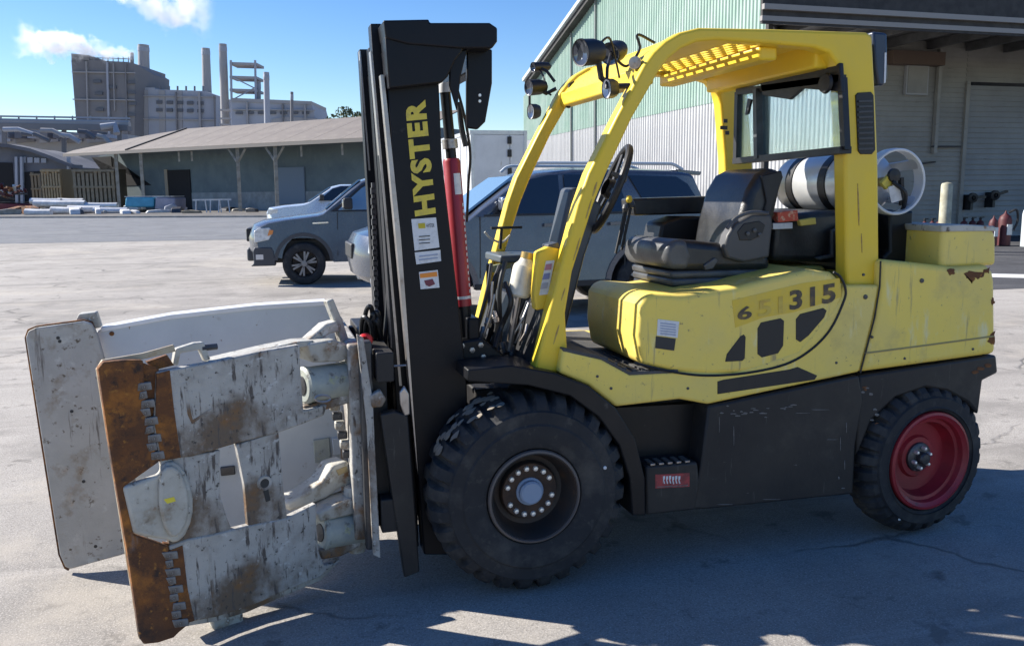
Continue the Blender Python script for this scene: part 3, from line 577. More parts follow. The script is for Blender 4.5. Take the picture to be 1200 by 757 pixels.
GLB = mat('reflective_windscreen', (.20, .30, .38), .05, .25, spec=.9)
def carpaint(name, c, c2, rough=.28): return mat(name, c, rough, .3, c2, 3, .4, .66, coat=.5)
P1 = carpaint('dark_slate_car_paint', (.075, .085, .105), (.09, .10, .118)); P2 = carpaint('graphite_car_paint', (.075, .088, .112), (.09, .10, .125)); P3 = carpaint('silver_blue_car_paint', (.50, .55, .62), (.45, .5, .57))
CHR = mat('chrome_trim', (.7, .7, .72), .15, .9); ALY = mat('dull_alloy', (.24, .24, .25), .4, .6); LGT = mat('clear_headlight', (.72, .74, .74), .12, .1, (.5, .52, .52), 12, .4, .6); AMB = mat('amber_lens', (.75, .25, .06), .25); TRIM = mat('car_black_trim', (.02, .02, .022), .55)

# --- dark grey pickup
pk = Car('pickup_truck', 'dark grey pickup truck parked behind the forklift mast', 'pickup truck', (-1.22, 13.95, 0), rad(-4), 5.6, 1.95, 1.18, 1.95, .30, P1, .20)
WX = 1.02
prof = [(.10, .55), (.04, .62), (.02, .86), (.06, .98), (.12, 1.10), (.30, 1.17), (.70, 1.225), (1.10, 1.265), (1.30, 1.29), (1.40, 1.33), (1.60, 1.48), (1.92, 1.75), (2.12, 1.90), (2.36, 1.975), (2.9, 1.99), (3.35, 1.96), (3.52, 1.88), (3.62, 1.34), (3.66, 1.30), (5.5, 1.32), (5.56, 1.28), (5.6, .70), (5.5, .52), (5.0, .5)] + arc(4.55, .42, .47, 10, 170) + [(4.05, .42), (1.55, .40)] + arc(WX, .42, .47, 5, 172) + [(.5, .50)]
pk.body(prof)
box('underbody', (.3, -.75, .40), (5.3, .75, .8), TRIM, pk.t); pk.wheel(WX, .385, .26, ALY); pk.wheel(4.55, .385, .26, ALY)
bm = pk.side('bumper', [(.08, .36), (.52, .36), (.50, .62), (.46, .70), (.16, .70), (.13, .62), (.14, .42)], mat('grey_bumper', (.05, .055, .065), .5), .012, .3, bevel=.02)
box('front_bumper_bar', (-.015, -.46, .42), (.2, .46, .66), MATS['grey_bumper'], pk.t, bevel=.04, seg=3); pk.side('fog_lamp', [(.18, .48), (.31, .48), (.31, .57), (.18, .57)], LENS, .018, .02)
pk.side('headlight', [(.17, .78), (.42, .83), (.50, .97), (.44, 1.05), (.24, 1.04), (.17, .98)], LGT, .006, .2, bevel=.012); pk.side('indicator', [(.40, .90), (.49, .93), (.51, 1.00), (.44, 1.01)], AMB, .016, .02)
box('grille', (-.010, -.42, .78), (.09, .42, 1.02), TRIM, pk.t, bevel=.02, seg=3)
for i in range(3): box('grille_bar', (-.022, -.40, .80+i*.08), (-.006, .40, .83+i*.08), CHR, pk.t)
pk.side('arch_lip', arc(WX, .42, .53, 2, 176, 14)+arc(WX, .42, .465, 176, 2, 14), MATS['grey_bumper'], .010, .03)
pk.side('front_door_window', [(1.66, 1.34), (1.80, 1.47), (2.10, 1.73), (2.30, 1.84), (2.68, 1.87), (2.70, 1.35)], GLB, .004, .012); pk.side('rear_door_window', [(2.80, 1.35), (2.78, 1.87), (3.22, 1.85), (3.36, 1.70), (3.42, 1.36)], GLD, .004, .012)
pk.side('window_frame', [(1.52, 1.32), (1.74, 1.47), (2.06, 1.76), (2.28, 1.885), (2.72, 1.91), (2.68, 1.87), (2.30, 1.84), (2.10, 1.73), (1.80, 1.47), (1.66, 1.34), (2.70, 1.35), (2.70, 1.31)], TRIM, .003, .014)
pk.side('door_seam', [(1.62, .52), (1.635, .52), (1.655, 1.30), (1.64, 1.30)], TRIM, .004, .012); pk.side('door_seam', [(2.83, .52), (2.85, .52), (2.85, 1.30), (2.83, 1.30)], TRIM, .004, .012)
pk.side('door_handle', [(2.55, 1.14), (2.75, 1.15), (2.75, 1.19), (2.55, 1.18)], TRIM, .03, .03); pk.side('fender_badge', [(1.20, 1.10), (1.48, 1.11), (1.48, 1.135), (1.20, 1.125)], CHR, .008, .012)
wp_ = [V((1.44, -.74, 1.355)), V((1.44, .74, 1.355)), V((2.09, .62, 1.885)), V((2.09, -.62, 1.885))]; prism('windscreen', [p+V((-.012, 0, .018)) for p in wp_], (.02, 0, -.015), GLB, pk.t)
for sg in (-1, 1): box('wing_mirror', (1.76, sg*.98, 1.36), (1.92, sg*1.20, 1.56), TRIM, pk.t, bevel=.03, seg=3); box('mirror_glass', (1.735, sg*1.0, 1.39), (1.765, sg*1.18, 1.53), CHR, pk.t, bevel=.006)

# --- graphite SUV right behind the forklift
sv = Car('suv', 'graphite grey SUV with roof rails parked right behind the forklift', 'suv', (.10, 8.45, 0), rad(0), 5.0, 1.95, 1.28, 1.96, .26, P2, .26, .14)
prof = [(.14, .52), (.04, .60), (.0, .80), (.03, 1.00), (.10, 1.12), (.32, 1.19), (.75, 1.255), (1.25, 1.30), (1.42, 1.33), (1.60, 1.45), (1.95, 1.70), (2.15, 1.83), (2.40, 1.91), (2.9, 1.96), (3.6, 1.96), (4.3, 1.94), (4.62, 1.91), (4.70, 1.86), (4.84, 1.55), (4.95, 1.30), (4.98, 1.20), (4.97, .72), (4.88, .55), (4.6, .5)] + arc(3.86, .42, .50, 8, 172) + [(3.32, .42), (1.5, .42)] + arc(.98, .42, .50, 8, 170) + [(.45, .46)]
sv.body(prof); box('underbody', (.3, -.75, .42), (4.7, .75, .85), TRIM, sv.t); sv.wheel(.98, .40, .27, ALY); sv.wheel(3.86, .40, .27, ALY)
NB = mat('nose_highlight_paint', (.36, .41, .48), .25, .5, (.30, .34, .40), 4, .4, .6, coat=.6)  # paler than the body paint, with the nose highlights put into the colour
sv.side('headlight', [(.16, .90), (.22, .88), (.54, .99), (.62, 1.10), (.34, 1.08), (.18, 1.03)], LGT, .008, .2, bevel=.012); sv.side('fog_lamp', [(.17, .62), (.30, .60), (.32, .72), (.18, .76)], TRIM, .012, .1, bevel=.01); sv.side('fog_lens', [(.20, .65), (.28, .64), (.29, .70), (.21, .72)], LENS, .016, .02)
box('grille', (-.002, -.38, .80), (.12, .38, 1.0), TRIM, sv.t, bevel=.02); sv.side('lower_bumper', [(.20, .42), (.46, .44), (.44, .56), (.18, .60)], NB, .004, .2, bevel=.02)
sv.side('arch_lip', arc(3.86, .42, .57, 2, 178, 14)+arc(3.86, .42, .495, 178, 2, 14), P2, .016, .03); sv.side('arch_lip', arc(.98, .42, .57, 2, 178, 14)+arc(.98, .42, .495, 178, 2, 14), P2, .016, .03)
sv.side('front_door_window', [(1.70, 1.36), (2.02, 1.62), (2.26, 1.79), (2.52, 1.845), (2.66, 1.85), (2.66, 1.36)], GLD, .004, .012); sv.side('rear_door_window', [(2.74, 1.36), (2.74, 1.855), (3.42, 1.85), (3.52, 1.70), (3.62, 1.37)], GLD, .004, .012)
sv.side('quarter_window', [(3.90, 1.40), (3.66, 1.84), (4.36, 1.82), (4.52, 1.72), (4.70, 1.42)], GLD, .004, .012)
sv.side('belt_trim', [(1.62, 1.33), (3.66, 1.34), (3.66, 1.365), (1.62, 1.355)], TRIM, .008, .012); sv.side('a_pillar_trim', [(1.50, 1.33), (1.62, 1.33), (2.28, 1.84), (2.20, 1.83)], P2, .008, .012)
for x in (1.56, 2.70, 3.56): sv.side('door_seam', [(x, .55), (x+.014, .55), (x+.02, 1.33), (x+.006, 1.33)], TRIM, .004, .012)
for x in (2.42, 3.34): sv.side('door_handle', [(x, 1.19), (x+.22, 1.20), (x+.22, 1.24), (x, 1.23)], P2, .03, .03)
sv.side('running_board', [(1.50, .40), (3.34, .40), (3.34, .47), (1.50, .47)], TRIM, .05, .14); sv.side('tail_light', [(4.80, 1.04), (4.95, 1.02), (4.93, 1.26), (4.84, 1.36)], mat('tail_red', (.35, .03, .03), .2), .004, .1)
prism('windscreen', [V((1.42, -.74, 1.375)), V((1.42, .74, 1.375)), V((2.10, .60, 1.845)), V((2.10, -.60, 1.845))], (.02, 0, -.02), GLB, sv.t)
for sg in (-1, 1):
    tube('roof_rail', curve_pts([V((2.30, sg*.66, 1.92)), V((2.42, sg*.66, 2.0)), V((2.7, sg*.66, 2.01)), V((4.2, sg*.66, 2.0)), V((4.4, sg*.66, 1.99)), V((4.55, sg*.66, 1.92))], 5), .022, CLAMPG, sv.t, 8)
    box('wing_mirror', (1.80, sg*.98, 1.40), (1.98, sg*1.20, 1.56), P2, sv.t, bevel=.04, seg=3); box('mirror_cap', (1.80, sg*1.0, 1.50), (1.95, sg*1.19, 1.575), CHR, sv.t, bevel=.02)
prism('roof_spoiler', [V((4.45, -.66, 1.925)), V((4.86, -.64, 1.89)), V((4.84, -.64, 1.84)), V((4.5, -.66, 1.86))], (0, 1.3, 0), P2, sv.t, bevel=.01)

# --- pale pickup farther back
wp2 = Car('pickup_truck', 'pale silver pickup seen above the hood of the dark grey pickup', 'pickup truck', (-.75, 29.0, 0), rad(-3), 5.4, 1.95, 1.22, 1.98, .30, P3, .2)
prof = [(.10, .55), (.02, .62), (.0, 1.0), (.10, 1.18), (.6, 1.25), (1.3, 1.31), (1.5, 1.36), (2.0, 1.70), (2.3, 1.90), (2.6, 1.97), (3.3, 1.97), (3.6, 1.90), (3.75, 1.40), (5.3, 1.40), (5.4, 1.30), (5.4, .6), (4.9, .5)] + arc(4.4, .42, .47, 10, 170) + [(3.9, .42), (1.5, .40)] + arc(1.0, .42, .47, 5, 172) + [(.5, .50)]
wp2.body(prof); wp2.wheel(1.0, .39, .26, ALY); wp2.wheel(4.4, .39, .26, ALY); box('underbody', (.3, -.75, .42), (5.1, .75, .8), TRIM, wp2.t)
wp2.side('door_window', [(1.80, 1.40), (2.05, 1.60), (2.32, 1.82), (2.6, 1.90), (3.3, 1.90), (3.5, 1.42)], GLD, .004, .012)
prism('windscreen', [V((1.45, -.74, 1.39)), V((1.45, .74, 1.39)), V((2.22, .60, 1.885)), V((2.22, -.60, 1.885))], (.02, 0, -.02), GLB, wp2.t)
wp2.side('headlight', [(.05, .95), (.40, 1.0), (.42, 1.14), (.10, 1.12)], LGT, .008, .1); wp2.side('bumper', [(.02, .42), (.5, .42), (.48, .68), (.0, .68)], CHR, .01, .2)
for sg in (-1, 1): box('wing_mirror', (1.85, sg*.98, 1.42), (2.0, sg*1.2, 1.62), TRIM, wp2.t, bevel=.03)

# ------------------------------------------------------------------ clutter in front of the shed
WOOD = mat('raw_timber', (.42, .33, .2), .8, 0, (.33, .25, .15), 2, .4, .62)
WOOD2 = mat('grey_tan_timber', (.26, .22, .16), .8, 0, (.2, .17, .12), 2, .4, .62)
def crate(lab, px0, px1, pyt, D, m, nsl, open_=False):
    a, b = fp_([(px0, pyt), (px1, pyt)], D); g = V((a.x, a.y, 0)); c = world_thing('timber_stack', lab, 'timber stack', ((a.x+b.x)/2, (a.y+b.y)/2, 0), 'timber stacks under the shed')
    ud = (b-a).normalized(); Lx = (b-a).length; H = a.z
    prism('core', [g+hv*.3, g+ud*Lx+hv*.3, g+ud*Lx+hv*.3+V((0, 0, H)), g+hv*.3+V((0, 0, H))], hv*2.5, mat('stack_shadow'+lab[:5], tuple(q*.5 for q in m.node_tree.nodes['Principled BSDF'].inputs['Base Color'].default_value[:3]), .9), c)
    for i in range(nsl):
        p = g+ud*Lx*(i+.1)/nsl; q = g+ud*Lx*(i+.72)/nsl; hh = H*random.uniform(.88, 1.03); prism('board', [p, q, q+V((0, 0, hh)), p+V((0, 0, hh))], hv*.25, m, c)
    for zf in (.12, .55, .93): prism('batten', [g-hv*.12+V((0, 0, H*zf)), g+ud*Lx-hv*.12+V((0, 0, H*zf)), g+ud*Lx-hv*.12+V((0, 0, H*zf+.22)), g-hv*.12+V((0, 0, H*zf+.22))], hv*.1, m, c)
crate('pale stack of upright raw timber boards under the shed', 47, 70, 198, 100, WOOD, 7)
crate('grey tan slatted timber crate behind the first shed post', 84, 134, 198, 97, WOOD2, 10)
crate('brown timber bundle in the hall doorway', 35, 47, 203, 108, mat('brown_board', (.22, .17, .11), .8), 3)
BLU = mat('blue_tarp', (.045, .26, .42), .5, 0, (.06, .32, .5), 1, .4, .6); TARP2 = mat('lilac_grey_tarp', (.30, .30, .38), .6, 0, (.24, .24, .3), 1, .4, .6)
def crateobj(name, lab, cat, px, D, th, m, lidm, n=3):
    g = fp_(px, D); b = world_thing(name, lab, cat, (g[0].x, g[0].y, 0)); zs = [p.z for p in g]
    pts = [V((p.x, p.y, max(.25, p.z))) for p in g]; prism('load', pts, hv*th, m, b, bevel=.15, seg=3); ud = (pts[1]-pts[0]); ud.z = 0; w_ = ud.length; ud.normalize()
    for i in range(n): q = V((g[0].x, g[0].y, 0))+ud*w_*(i+.2)/n; prism('skid', [q, q+ud*.3, q+ud*.3+V((0, 0, .26)), q+V((0, 0, .26))], hv*th, WOOD2, b)
    top = max(zs); prism('cover_top', [V((g[0].x, g[0].y, top+.01))+ud*.05, V((g[0].x, g[0].y, top+.01))+ud*(w_-.05), V((g[0].x, g[0].y, top+.06))+ud*(w_-.05), V((g[0].x, g[0].y, top+.06))+ud*.05], hv*(th*.95), lidm, b)
crateobj('tarped_pallet', 'bright blue wrapped pallet in front of the shed', 'pallet', [(146, 243), (180, 243), (180, 231), (147, 231)], 86, 3, BLU, STICK)
crateobj('tarped_pallet', 'lilac grey wrapped pallet beside the blue one', 'pallet', [(181, 246), (205, 246), (205, 232), (182, 231)], 86, 3, TARP2, STICK)
crateobj('scrap_bin', 'dark red scrap bin heaped with metal at the hall', 'bin', [(-12, 249), (22, 249), (22, 239), (-12, 238)], 92, 3, mat('maroon_bin', (.16, .03, .035), .7), DKF)
WPIPE = mat('white_pipe', (.66, .66, .66), .5, 0, (.5, .5, .5), 2, .4, .6)
for i, (x0, x1, y, D) in enumerate([(36, 72, 236, 92), (40, 100, 238.5, 90), (68, 98, 236, 93), (92, 138, 241, 90), (80, 118, 245, 84), (60, 96, 246.5, 82), (110, 150, 247, 83), (30, 60, 249, 80)]):
    a, b = fp_([(x0, y), (x1, y+.4)], D); r_ = .34
    o = tube('plastic_pipe', [a, a.lerp(b, .5)+V((0, 0, -.03)), b], r_, WPIPE if i % 3 else SILV, None, 12); tag(o, 'long pale pipe lying in the pile in front of the shed', 'pipe', 'pale pipes piled in front of the shed')
    k_ = a.z-r_
    if k_ > .05: bar('pipe_rest', V((a.x, a.y, 0)).lerp(V((b.x, b.y, 0)), .5), a.lerp(b, .5), .25, .25, WOOD2, o, up=(1, 0, 0))
random.seed(11)
for i in range(38):                                           # loose yard material, each piece a bent board, block or tube
    px = random.uniform(2, 300); D = random.uniform(80, 92); g = fp_([(px, 235)], D)[0]; g = V((g.x, g.y, .004)); s = random.uniform(.4, 1.2); h = random.uniform(.2, .8)*(1 if px < 220 else .6)
    m = random.choice([WPIPE, WOOD2, DSTEEL, CLAMPG, POSTM, RUST, CT2]); a_ = random.uniform(0, 3); d1 = V((math.cos(a_), math.sin(a_), 0)); d2 = V((-d1.y, d1.x, 0))
    o = prism('yard_scrap', [g-d1*s, g+d1*s*.9, g+d1*s+V((0, 0, h*.8)), g+d1*s*.2+V((0, 0, h)), g-d1*s*.8+V((0, 0, h*.7))], d2*s*.8, m, None, bevel=.04); wd = {WPIPE: 'white plastic', WOOD2: 'weathered timber', DSTEEL: 'dark steel', CLAMPG: 'pale grey', POSTM: 'cream timber', RUST: 'rusty', CT2: 'blue grey'}[m]; tag(o, wd+(' scrap piece among the pipes and pallets' if px < 215 else ' scrap piece lying near the trestles'), 'scrap', wd+' scrap pieces in front of the shed')
random.seed(5)
for i in range(26):
    g = fp_([(random.uniform(-8, 20), 238)], 92.5)[0]+hv*random.uniform(0, 2); g.z = 1.9+random.uniform(-.2, .9); d = V((random.uniform(-1, 1), random.uniform(-1, 1), random.uniform(-.3, .5)))
    mm = random.choice([RUST, DSTEEL, CLAMPG, REDX]); wd = {RUST: 'rusty', DSTEEL: 'dark', CLAMPG: 'pale grey', REDX: 'red painted'}[mm]; o = bar('metal_offcut', g-d*.6, g+d*.6, .25, .2, mm, None); tag(o, wd+' metal offcut heaped on the dark red scrap bin', 'scrap metal', wd+' metal offcuts on the bin')
# small trestles at the right of the pile
for px in (235, 252, 262):
    g = fp_([(px, 235)], 82)[0]; g = V((g.x, g.y, 0)); t_ = world_thing('trestle', 'pale trestle stand before the long grey green wall', 'trestle', tuple(g), 'trestles before the shed wall')
    for s in (-.5, .5):
        for k in (-.25, .25): bar('leg', g+V((s, k, 0)), g+V((s*.8, 0, 1.2)), .1, .1, WPIPE, t_, up=(0, 1, 0))
    bar('top_rail', g+V((-.7, 0, 1.2)), g+V((.7, 0, 1.2)), .14, .14, WPIPE, t_)

# ------------------------------------------------------------------ tree over the shed roof
def tree(lab, px, py, D, hgt, rx):
    top = fp_([(px, py)], D)[0]; g = V((top.x, top.y, 0)); t_ = world_thing('tree', lab, 'tree', tuple(g)); H = top.z
    tube('trunk', [g, g+V((.2, 0, H*.4)), g+V((.1, .2, H*.8))], [.5, .38, .15], mat('bark', (.09, .07, .05), .9), t_, 10)
    vs, fs = [], []
    for i in range(2600):
        a = random.uniform(0, 6.283); u = random.random()**.5; z = random.uniform(-1, 1); r_ = math.sqrt(max(0, 1-z*z))*u
        p = V((math.cos(a)*r_*rx, math.sin(a)*r_*rx, z*hgt*.5)); nn = mnoise.noise(p*.5)
        if nn < -.12: continue
        p = p*(1+nn*.35)+g+V((0, 0, H-hgt*.5)); s = random.uniform(.2, .45); e1 = V((random.gauss(0, 1), random.gauss(0, 1), random.gauss(0, 1))).normalized()*s; e2 = e1.cross(V((random.gauss(0, 1), random.gauss(0, 1), random.gauss(0, 1))).normalized())
        b = len(vs); vs += [p-e1, p+e2*.6, p+e1, p-e2*.6]; fs.append((b, b+1, b+2, b+3))
    mesh('crown', vs, fs, mat('leaf'+lab[:6], (.05, .075, .03), .7, 0, (.09, .11, .045), .6, .4, .6), t_, fix=False, smooth=False)
tree('dark green tree top showing above the tan shed roof', 408, 131, 140, 9, 5.5); tree('leafy tree mostly hidden behind the mast beyond the shed', 428, 138, 150, 8, 5)
# clean the helper tags
# ------------------------------------------------------------------ forklift
FL = world_thing('forklift', 'weathered yellow and black forklift with a worn white roll clamp', 'forklift', (.7, .65, 0))
CY = .65                                                     # centre plane of the machine
def mir(o_pts): return [V((p.x, 2*CY-p.y, p.z)) for p in o_pts]

# --- wheels
RUSTD = mat('rusty_flange', (.07, .038, .022), .8, 0, (.035, .022, .016), 14, .4, .6)
MUD = mat('dried_mud', (.30, .26, .21), .95, 0, (.22, .19, .15), 20, .4, .6)
def wheel(cx, y0, R, W, rimr, near, spec, steer=0):
    s = 1 if near else -1                                    # axis runs from the outer face inwards
    c = V((cx, y0, R)); ax = (0, s, 0)
    N = 28; seg = N*6
    prof = [(rimr, .035), (rimr+.012, .012), (rimr+.03, .004), (R*.70, -.002), (R*.72, .004), (R*.83, .006), (R*.845, .016), (R*.90, .022), (R*.955, .040), (R*.99, .066), (R, .095),
            (R, W*.5), (R, W-.095), (R*.99, W-.066), (R*.9, W-.022), (R*.7, W), (rimr, W-.03)]
    def rm(k, j, r, h):
        ph = (k/6.0) % 1.0
        if 7 <= j <= 10 and ph < .24: r -= .030*R/.42*(1 if j > 8 else (.75 if j == 8 else .3)); h += (.012 if j in (7, 8) else 0)
        if j in (12, 13) and (ph+.5) % 1 < .2: r -= .022
        if j == 11: r -= .004
        return r, h
    t = lathe('wheel', prof, c, RUB, FL, ax, seg, rm, ang=24)
    r_, h_, b_ = spec(c, s, rimr, W)
    rim = lathe('rim', r_[0], c, r_[1], t, ax, 64)
    lathe('hub', h_[0], c, h_[1], t, ax, 32)
    lathe('rim_edge', [(rimr+.006, .012), (rimr+.002, .002), (rimr-.006, .000), (rimr-.010, .010)], c, r_[2], t, ax, 64)
    if rimr < .2: lathe('bolt_flange', [(.058, .079), (.075, .077), (.116, .0775), (.120, .086)], c, RUSTD, t, ax, 40)
    rad_, n, skip, br, dep, bm_, ph = b_
    me = None
    for i in range(n):
        if i in skip: continue
        a = 2*math.pi*(i+ph)/n; p = c+V((math.cos(a)*rad_, s*dep, math.sin(a)*rad_))
        if me is None:
            ob = lathe('wheel_bolt', [(0, -.016), (br*.7, -.014), (br, -.008), (br, .02)], p, bm_, t, ax, 8); me = ob
        else:
            q = me.copy(); COL.objects.link(q); q.location = p-V(t['_wo'])
    if steer:
        t.rotation_euler.z = steer
    return t
def spec_front(c, s, r, W):
    return (([(r+.004, .03), (r, .010), (r-.012, .006), (r-.020, .02), (r-.03, .075), (r-.045, .10), (.125, .105), (.118, .085), (.056, .080)], DRIM, mat('dull_rim_lip', (.10, .085, .08), .5)),
            ([(0, .048), (.042, .048), (.049, .054), (.050, .070), (.058, .074), (.060, .085)], HUBM), (.098, 16, (0, 8), .0125, .085, BOLT, .35))
def spec_rear(c, s, r, W):
    return (([(r+.004, .03), (r+.002, .004), (r-.010, -.002), (r-.018, .006), (r-.028, .012), (r-.034, .035), (r-.050, .038), (r-.056, .07), (r-.066, .095), (.105, .10), (.095, .085), (.03, .082)], REDRIM, REDRIM),
            ([(0, .03), (.024, .032), (.030, .040), (.032, .065), (.062, .068), (.070, .074), (.072, .085)], DSTEEL), (.048, 6, (), .010, .062, BOLT, .3))
wheel(0, .0, .42, .31, .19, True, spec_front)
for (x, y, yy) in ((709, 548, .002), (1054, 608, .036)): lathe('tyre_paint_dot', [(0, -.003), (.007, -.002), (.008, .004)], U(x, y, Y=yy), STICK, FL, (0, 1, 0), 10)
for k_ in range(34):                                          # dried mud caked on the tread blocks
    a_ = rad(random.uniform(108, 152)); y_ = random.uniform(.035, .20); rr = .4215 if y_ > .09 else .4215-.10*(.09-y_)**1.0*3
    p = V((math.cos(a_)*rr, y_, .42+math.sin(a_)*rr)); t_ = V((-math.sin(a_), 0, math.cos(a_))); n_ = V((math.cos(a_), 0, math.sin(a_))); s_ = random.uniform(.012, .03)
    mesh('dried_mud', [p+t_*s_*math.cos(q)*random.uniform(.6, 1.2)+V((0, 1, 0))*s_*math.sin(q)*random.uniform(.6, 1.2)+n_*.001 for q in [i*math.pi/4 for i in range(8)]]+[p+n_*.006], [(i, (i+1) % 8, 8) for i in range(8)], MUD, FL)
wheel(0, 2*CY, .42, .31, .19, False, spec_front)
wheel(1.956, .03, .365, .24, .232, True, spec_rear, rad(4))
wheel(1.956, 2*CY-.03, .365, .24, .232, False, spec_rear, rad(4))
tube('axle', [(0, .2, .42), (0, 1.1, .42)], .09, BLKF, FL, 16); tube('axle', [(1.956, .2, .38), (1.956, 1.1, .38)], .07, BLKF, FL, 16)

# --- chassis and body
box('chassis', (.42, .22, .27), (1.75, 1.08, .86), BLKF, FL, bevel=.01)
box('chassis_nose', (-.16, .34, .30), (.42, .96, .80), BLKF, FL, bevel=.01)
fend = [(548, 433), (600, 428), (650, 437), (690, 452), (722, 478), (745, 515), (756, 560), (757, 604), (741, 604), (738, 560), (726, 522), (702, 489), (668, 464), (620, 452), (548, 447)]
def both(name, px, Y, th, m, par=FL, far=True, **k):
    pts = [U(x, y, Y=Y) for x, y in px]
    a = prism(name, pts, (0, th, 0), m, par, **k)
    if far: prism(name, mir(pts), (0, -th, 0), m, par, **k)
    return a
both('fender', fend, .03, .31, BLK, bevel=.006)
both('side_skirt', [(830, 476), (1007, 440), (1012, 470), (1003, 520), (1000, 579), (826, 597), (812, 596), (822, 545)], .05, .2, BLKF, bevel=.010)
both('step_box', [(757, 546), (818, 541), (824, 597), (757, 604)], .052, .19, BLKF, bevel=.012)
both('step_recess_panel', [(722, 478), (832, 472), (826, 546), (757, 552)], .17, .08, BLK)
stp = U(760, 546, Y=.056); 
for i in range(5):
    p = U(765+i*10.2, 544.5-.9*i, Y=.05); box('step_tread_strip', p+V((-.011, -.002, -.004)), p+V((.011, .07, .006)), STEEL, FL, bevel=.002)
body = both('side_body', [(660, 408), (705, 420), (738, 438), (795, 435), (860, 437), (935, 411), (985, 352), (990, 334), (1031, 334), (1024, 372), (1008, 436), (830, 474), (797, 468), (722, 477), (690, 452), (655, 437)], .06, .22, YEL, bevel=.014, seg=3)
# dark joint of the hood and the slot vent under it
hs = [(743, 425), (790, 436), (829, 440), (875, 437), (920, 427), (950, 410), (973, 386), (988, 355), (991, 340), (985, 325), (977, 319)]
hp = curve_pts([U(x, y, Y=.058) for x, y in hs], 5); tube('hood_seal', hp, .0055, BLKP, FL, 6)
pp('body_slot', [(841, 447), (848, 445), (925, 433), (935, 430), (958, 440), (955, 445), (841, 462)], .0575, .006, BLKP, FL, bevel=.002)
# floor and mat
mp = [(660, 409), (705, 419), (738, 437), (795, 434)]
prism('floor_mat', [U(x, y-1, Y=.06) for x, y in mp]+[U(x, y+3, Y=.06) for x, y in mp[::-1]], (0, 1.1, 0), MAT_, FL, bevel=.003)
for i in range(7):
    a = U(712+11*i, 0, Y=.06).x; 
    z = U(712+11*i, 420+max(0, min(1, (712+11*i-705)/33))*17-2, Y=.06)
    box('mat_rib', (z.x-.008, .075, z.z-.004), (z.x+.008, .5, z.z+.006), MAT_, FL)
# engine hood
hood = [(753, 428), (748, 395), (750, 358), (757, 347), (766, 344), (800, 346), (861, 337), (903, 326), (950, 316), (975, 319), (989, 331), (989, 350), (972, 388), (948, 411), (918, 427), (876, 437), (830, 440), (790, 436)]
hpts = [U(x, y, Y=.062) for x, y in hood]
prism('hood', hpts, (0, .60, 0), YEL, FL, bevel=.024, seg=4)
zr = U(950, 316, Y=.062).z
box('hood_rear', (1.18, .40, .8), (1.62, 1.24, zr-.02), YEL, FL, bevel=.03, seg=3)
box('hood_rear_deck', (.98, .66, .8), (1.2, 1.22, zr-.06), YEL, FL, bevel=.03, seg=3)
for px in ([(850, 424), (852, 415), (868, 394), (872, 392), (874, 395), (873, 420), (870, 423)],
           [(888, 415), (888, 385), (892, 378), (915, 373), (919, 376), (918, 405), (912, 414), (893, 419)],
           [(933, 398), (933, 374), (938, 368), (965, 361), (969, 364), (966, 372), (948, 393), (938, 401)]):
    o = pp('hood_vent', px, .0595, .008, BLKP, FL, bevel=.0015)
tube('grab_handle', curve_pts([U(x, y, Y=.055) for x, y in [(727, 398), (730, 352), (740, 333), (765, 327)]], 5), .004, BLKP, FL, 6) if False else None
# hood numerals and stickers
HY = .0605
pp('numeral_patch', [(858, 352), (900, 342), (940, 332), (984, 326), (986, 348), (960, 357), (930, 366), (895, 372), (862, 384)], HY, .003, mat('cleaner_yellow_patch', (.72, .50, .045), .5, 0, (.66, .47, .07), 16, .45, .65), FL)
text('numeral', '6', [(864, 376), (881, 373), (881, 357), (864, 361)], NUMK, FL, Y=HY, bold=.03, lift=.002)
text('numeral', '51', [(888, 372), (917, 367), (917, 347), (888, 353)], NUMO, FL, Y=HY, bold=.02, lift=.002)
text('numeral', '315', [(925, 364), (979, 354), (979, 331), (925, 341)], NUMK, FL, Y=HY, bold=.035, lift=.002, off=.1)
o = pp('data_sticker', [(771, 374), (796, 377), (794, 396), (770, 393)], .059, .004, STICK, FL)
for i in range(5): pp('print_line', [(774, 378+3*i), (792, 380+3*i), (792, 381.3+3*i), (774, 379.3+3*i)], .0578, .002, mat('grey_print%d' % i, (.3, .34, .45), .6), o)
pp('black_sticker', [(769, 394), (792, 397), (790, 411), (768, 408)], .059, .004, INKD, FL)
o = pp('red_decal', [(768, 556), (808, 554), (808, 570), (768, 572)], .0505, .003, REDD, FL)
for i in range(6):                                            # worn white print, too small to read in the photograph
    x = 777+i*3.6; y0 = 558+random.uniform(-.6, .6); pp('decal_print', [(x, y0), (x+2.4, y0-.3), (x+2.2, y0+3.4), (x+1.2, y0+4), (x+2.4, y0+8.5), (x+1.2, y0+8.8), (x+.4, y0+5), (x+.2, y0+9)], .0493, .002, STICK, o)
pp('decal_line', [(770, 570), (806, 568), (806, 569), (770, 571)], .0493, .002, SCUF, o)

